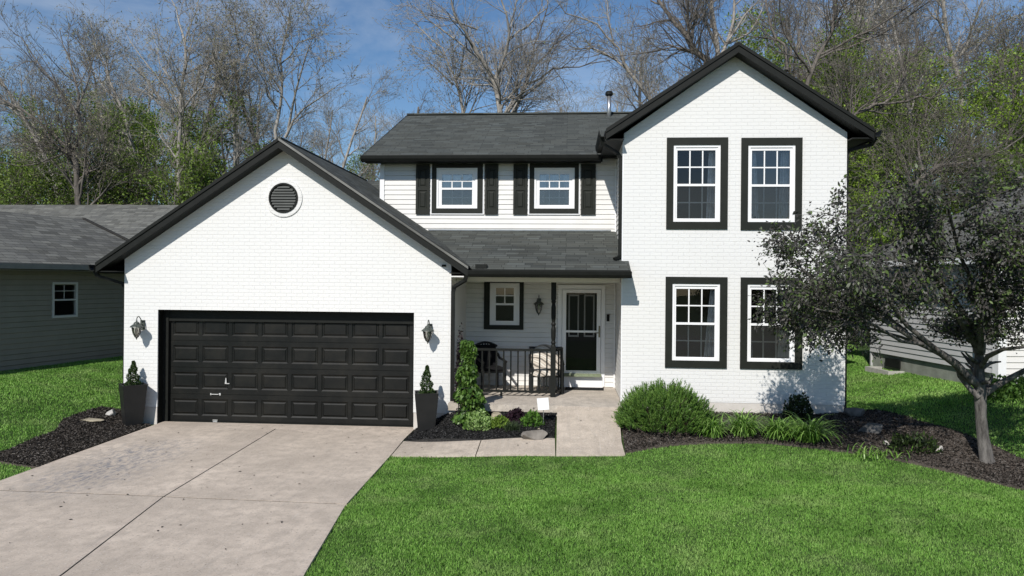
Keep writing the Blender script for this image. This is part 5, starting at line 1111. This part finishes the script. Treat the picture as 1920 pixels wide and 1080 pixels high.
for (a, b, step, Y0, Y1, t0, t1, ch_, lab, grp) in (
    (-60, 500, 40, 29, 36, 150, 300, (0, 1, 1), 'leafing green tree low in the woods above the left roof', 'leafing trees on the left'), (-60, 420, 42, 27, 29, 290, 345, (2, 2, 3), 'green understory sapling just above the left neighbour\'s roof', 'green saplings on the left'),
    (1590, 2000, 44, 25, 30, 110, 330, (0, 0, 1), 'green leafing tree in the woods on the right', 'leafing trees on the right'), (1600, 2000, 46, 23, 26, 290, 450, (3, 3, 2), 'yellow green sapling behind the right neighbour', 'green saplings on the right'),
    (1380, 1420, 80, 34, 35, 55, 70, (0,), 'pale green leafing tree behind the tall gable peak', None), (1620, 1960, 75, 31, 37, 40, 170, (0,), 'tall green leafing tree high in the woods on the right', 'tall leafing trees on the right'), (1500, 1590, 50, 30, 33, 110, 170, (0,), 'green leafing tree above the right slope of the tall gable', 'leafing trees above the right slope'), (560, 1240, 130, 44, 52, 235, 290, (0, 1), 'small leafing tree far behind the main roof', 'leafing trees over the roof'), (1586, 1660, 26, 24, 29, 560, 600, (2, 3), 'green bush between the house and the right neighbour', 'bushes between the houses')):
    px = a
    while px < b:
        q = px + random.uniform(-18, 18); Yv = random.uniform(Y0, Y1); px += step * random.uniform(.7, 1.3); p = at(q, random.uniform(t0, t1), Yv); ht = p.z - hz(p.x, Yv)
        if ht < .8: continue
        o = j = random.choice(ch_); put(greens, GH_, j, p.x, Yv, ht, (('airy bright ', 'full ', 'bushy ', 'airy ')[j] + lab) if grp else lab, 'tree', grp, random.uniform(0, 6.28))
# large trees with their own recognisable limbs
def hero(name, label, Y, limbs, barkm, seed, leaf=None, n=None, lens=None, leafm=BUD, drop=True):
    rg = random.Random(seed); root = empty('bare_tree'); tag(root, label, 'tree'); out = []; pr = dict(W4); pr['n'] = n or [8, 8, 5, 3, 0]; pr['len'] = lens or [2.6, 2.2, 1.15, .55]; pr['t0'] = [.35, .15, .15, .1, 0]
    for j, (pts, w0, w1, lv) in enumerate(limbs):
        dy = rg.uniform(-2.2, 2.2) if lv else 0; k = len(pts); P3 = []
        for i, (px, py) in enumerate(pts): P3.append(tuple(at(px, py, Y + dy * i / max(1, k - 1))))
        if lv == 0: x, y, z = P3[0]; P3.insert(0, (x + rg.uniform(-.2, .2), y, hz(x, y) - .2))
        k = len(P3); rr = [(w0 + (w1 - w0) * i / (k - 1)) / 2 * Y / F for i in range(k)]
        # finer, slightly wavy course
        Q = [P3[0]]; Rq = [rr[0]]
        for i in range(k - 1):
            m_ = tuple((P3[i][c] + P3[i + 1][c]) / 2 + rg.gauss(0, .05) for c in range(3)); Q += [m_, P3[i + 1]]; Rq += [(rr[i] + rr[i + 1]) / 2, rr[i + 1]]
        out.append((Q, Rq, min(lv, 1))); spawn(out, Q, Rq, 1 if lv else 0, pr, rg)
    mesh_tree(root, out, barkm, leafm if leaf else None, leaf, (8, 6, 4, 3, 3)); return root
LF = dict(lvl=4, per=1, spread=.02, size=.055, ratio=.7, keep=.3); LF2 = dict(LF, keep=1, per=2, size=.06)
hero('c', 'tall forked bare tree rising over the middle of the main roof', 30, [([(938, 260), (937, 205), (926, 150)], 12, 9, 0), ([(926, 150), (903, 110), (880, 75), (862, 45), (846, 0), (836, -60)], 8, 2, 1), ([(929, 148), (948, 100), (955, 60), (940, 0), (930, -60)], 7, 2, 1), ([(955, 62), (962, 30), (968, 0), (975, -50)], 4, 1.5, 1), ([(952, 78), (990, 50), (1026, 15), (1034, -40)], 4, 1.5, 1), ([(928, 160), (902, 112), (855, 75), (800, 35), (775, 10)], 6, 1.5, 1), ([(895, 55), (840, 35), (790, 25)], 3.5, 1, 1), ([(937, 190), (955, 150), (962, 120), (1000, 95), (1040, 80)], 3.5, 1, 1)], BK1, 1, LF)
hero('c', 'leaning bare tree with long arms to the right over the main roof', 32, [([(962, 250), (966, 208), (988, 150)], 8, 6, 0), ([(988, 150), (1000, 100), (1008, 70), (1026, 15), (1030, -40)], 5, 1.5, 1), ([(985, 160), (1037, 128), (1060, 126), (1110, 118), (1150, 112)], 4.5, 1.2, 1), ([(994, 138), (1023, 105), (1056, 73), (1092, 50)], 4, 1.2, 1)], BK2, 2, LF)
hero('c', 'small many branched bare tree at the left part of the main roof ridge', 34, [([(868, 250), (868, 208), (855, 150)], 8, 5, 0), ([(855, 150), (830, 90), (790, 55), (765, 35)], 4, 1, 1), ([(856, 150), (868, 110), (872, 80)], 4, 1, 1), ([(850, 160), (815, 125), (790, 118)], 3, 1, 1)], BK1, 3, LF2)
hero('c', 'bare tree at the right end of the main roof beside the flue pipe', 36, [([(1235, 270), (1220, 190), (1175, 130)], 7, 6, 0), ([(1175, 130), (1130, 98), (1085, 92), (1060, 80)], 5, 1.2, 1), ([(1180, 136), (1160, 90), (1120, 45), (1060, 25), (1045, 0)], 5, 1.2, 1), ([(1150, 85), (1140, 30), (1130, -20)], 3, 1, 1)], BK1, 4, LF2)
hero('r', 'big bare tree leaning left behind the tall gable', 30, [([(1360, 200), (1324, 112), (1287, 66)], 15, 11, 0), ([(1287, 66), (1250, 22), (1225, -20), (1200, -60)], 9, 3, 1), ([(1320, 105), (1262, 88), (1200, 100), (1150, 105)], 3.5, 1, 1), ([(1295, 75), (1290, 20), (1280, -40)], 6, 2, 1)], BK2, 5, LF)
hero('r', 'straight bare tree with two stems directly behind the gable peak', 31, [([(1350, 200), (1346, 100), (1338, 40), (1334, -20), (1332, -70)], 11, 6, 0), ([(1350, 110), (1365, 75), (1376, 35), (1372, -50)], 8, 4, 1), ([(1362, 80), (1395, 30), (1424, 0), (1460, -30)], 4.5, 1.5, 1)], BK1, 6, LF)
hero('r', 'dark crooked bare tree over the right slope of the tall gable', 28, [([(1500, 260), (1513, 158), (1531, 111), (1557, 67), (1568, 0), (1570, -60)], 9, 5, 0), ([(1476, 133), (1472, 84), (1446, 52), (1436, 8), (1440, -30)], 6, 3, 1), ([(1540, 102), (1600, 70), (1660, 40), (1720, 0)], 5, 2, 1), ([(1535, 110), (1590, 90), (1650, 66), (1715, 22), (1760, -10)], 4, 1.5, 1), ([(1520, 140), (1500, 110), (1470, 60), (1462, 0)], 5, 2, 1)], BK2, 7, LF)
hero('r', 'thick pale trunked tree to the right of the tall gable', 33, [([(1610, 400), (1607, 240), (1606, 120), (1612, 30), (1618, -60)], 18, 13, 0), ([(1608, 130), (1580, 60), (1530, 10)], 6, 2, 1), ([(1610, 60), (1650, 10), (1690, -50)], 6, 2, 1)], BK3, 8, LF)
hero('r', 'spreading dark limbed tree low on the right of the gable', 25.5, [([(1580, 330), (1602, 214), (1640, 195)], 9, 6, 0), ([(1640, 195), (1700, 190), (1745, 185), (1764, 160), (1800, 140)], 5, 1.5, 1), ([(1650, 200), (1690, 160), (1700, 120), (1740, 90)], 5, 1.2, 1), ([(1745, 185), (1800, 165), (1860, 140), (1920, 130)], 3, 1, 1)], BK2, 9, LF)
hero('r', 'bare tree with low arching branches near the right edge', 25, [([(1700, 480), (1720, 340), (1760, 310)], 7, 6, 0), ([(1760, 310), (1830, 300), (1920, 255), (2000, 230)], 5, 1.5, 1), ([(1700, 400), (1760, 340), (1820, 330)], 4, 1.5, 1), ([(1730, 320), (1720, 260), (1740, 190)], 5, 1.5, 1)], BK2, 10, LF)
hero('r', 'forked grey tree in the upper right corner', 34, [([(1810, 300), (1800, 150), (1775, 60), (1765, -30)], 9, 6, 0), ([(1795, 110), (1820, 60), (1850, -20)], 6, 3, 1), ([(1830, 90), (1880, 40), (1930, 20)], 4, 1, 1)], BK1, 11, LF)
hero('r', 'brown budded tree at the far right edge', 30, [([(1900, 400), (1895, 250), (1900, 150), (1915, 80)], 9, 5, 0), ([(1895, 240), (1860, 170), (1850, 110)], 5, 2, 1), ([(1898, 200), (1940, 150), (1980, 110)], 5, 2, 1)], BK2, 12, LF2)
hero('l', 'dark forked tree with a long left limb above the left neighbour\'s roof', 27, [([(150, 420), (144, 335), (138, 285)], 13, 10, 0), ([(138, 288), (100, 250), (65, 222), (20, 195), (-30, 165)], 7, 3, 1), ([(138, 280), (150, 235), (148, 180), (130, 110), (112, 55)], 8, 1.5, 1), ([(150, 225), (120, 180), (80, 130), (40, 70), (20, 55)], 5, 1, 1), ([(150, 335), (185, 315), (198, 285), (190, 240)], 4, 1.2, 1), ([(146, 200), (170, 140), (175, 90)], 4, 1, 1)], BK2, 13, LF2)
hero('l', 'tall straight tree with spreading crown left of the garage peak', 29, [([(337, 420), (335, 330), (338, 240), (342, 150), (348, 90)], 9, 5, 0), ([(348, 92), (335, 40), (322, 0), (318, -30)], 4, 1, 1), ([(347, 95), (360, 40), (372, 0)], 3.5, 1, 1), ([(340, 200), (300, 150), (260, 100), (235, 60)], 4, 1, 1), ([(340, 210), (380, 160), (405, 100), (410, 50)], 4.5, 1, 1), ([(339, 170), (300, 120), (285, 60)], 3, 1, 1)], BK1, 14, LF2)
hero('l', 'leaning tree with a curved stem in the left woods', 31, [([(280, 420), (262, 310), (235, 220), (205, 150)], 8, 5, 0), ([(205, 150), (180, 90), (170, 40)], 4, 1, 1), ([(225, 195), (195, 160), (165, 110)], 3, 1, 1), ([(240, 235), (262, 180), (300, 140)], 3, 1, 1)], BK1, 15, LF2)
hero('l', 'slender y shaped tree between the tall tree and the garage peak', 30, [([(440, 400), (440, 230), (438, 200)], 7, 6, 0), ([(438, 205), (425, 165), (410, 130), (400, 100)], 4.5, 1.5, 1), ([(440, 205), (455, 165), (462, 110), (480, 80), (455, 20)], 4.5, 1, 1), ([(448, 90), (440, 40), (430, 10)], 3, 1, 1)], BK1, 16, LF2)
hero('l', 'broad rounded bare tree directly behind the garage peak', 29, [([(520, 330), (516, 245), (528, 180), (525, 110), (540, 50), (545, 15)], 9, 2, 0), ([(535, 258), (550, 225), (590, 190), (640, 155)], 6, 1, 1), ([(540, 245), (555, 170), (575, 100), (590, 60)], 5, 1, 1), ([(527, 170), (490, 120), (475, 70), (480, 30)], 4, 1, 1), ([(526, 120), (560, 80), (600, 70)], 3, 1, 1), ([(520, 200), (500, 160), (470, 110)], 3, 1, 1)], BK1, 17, LF2)
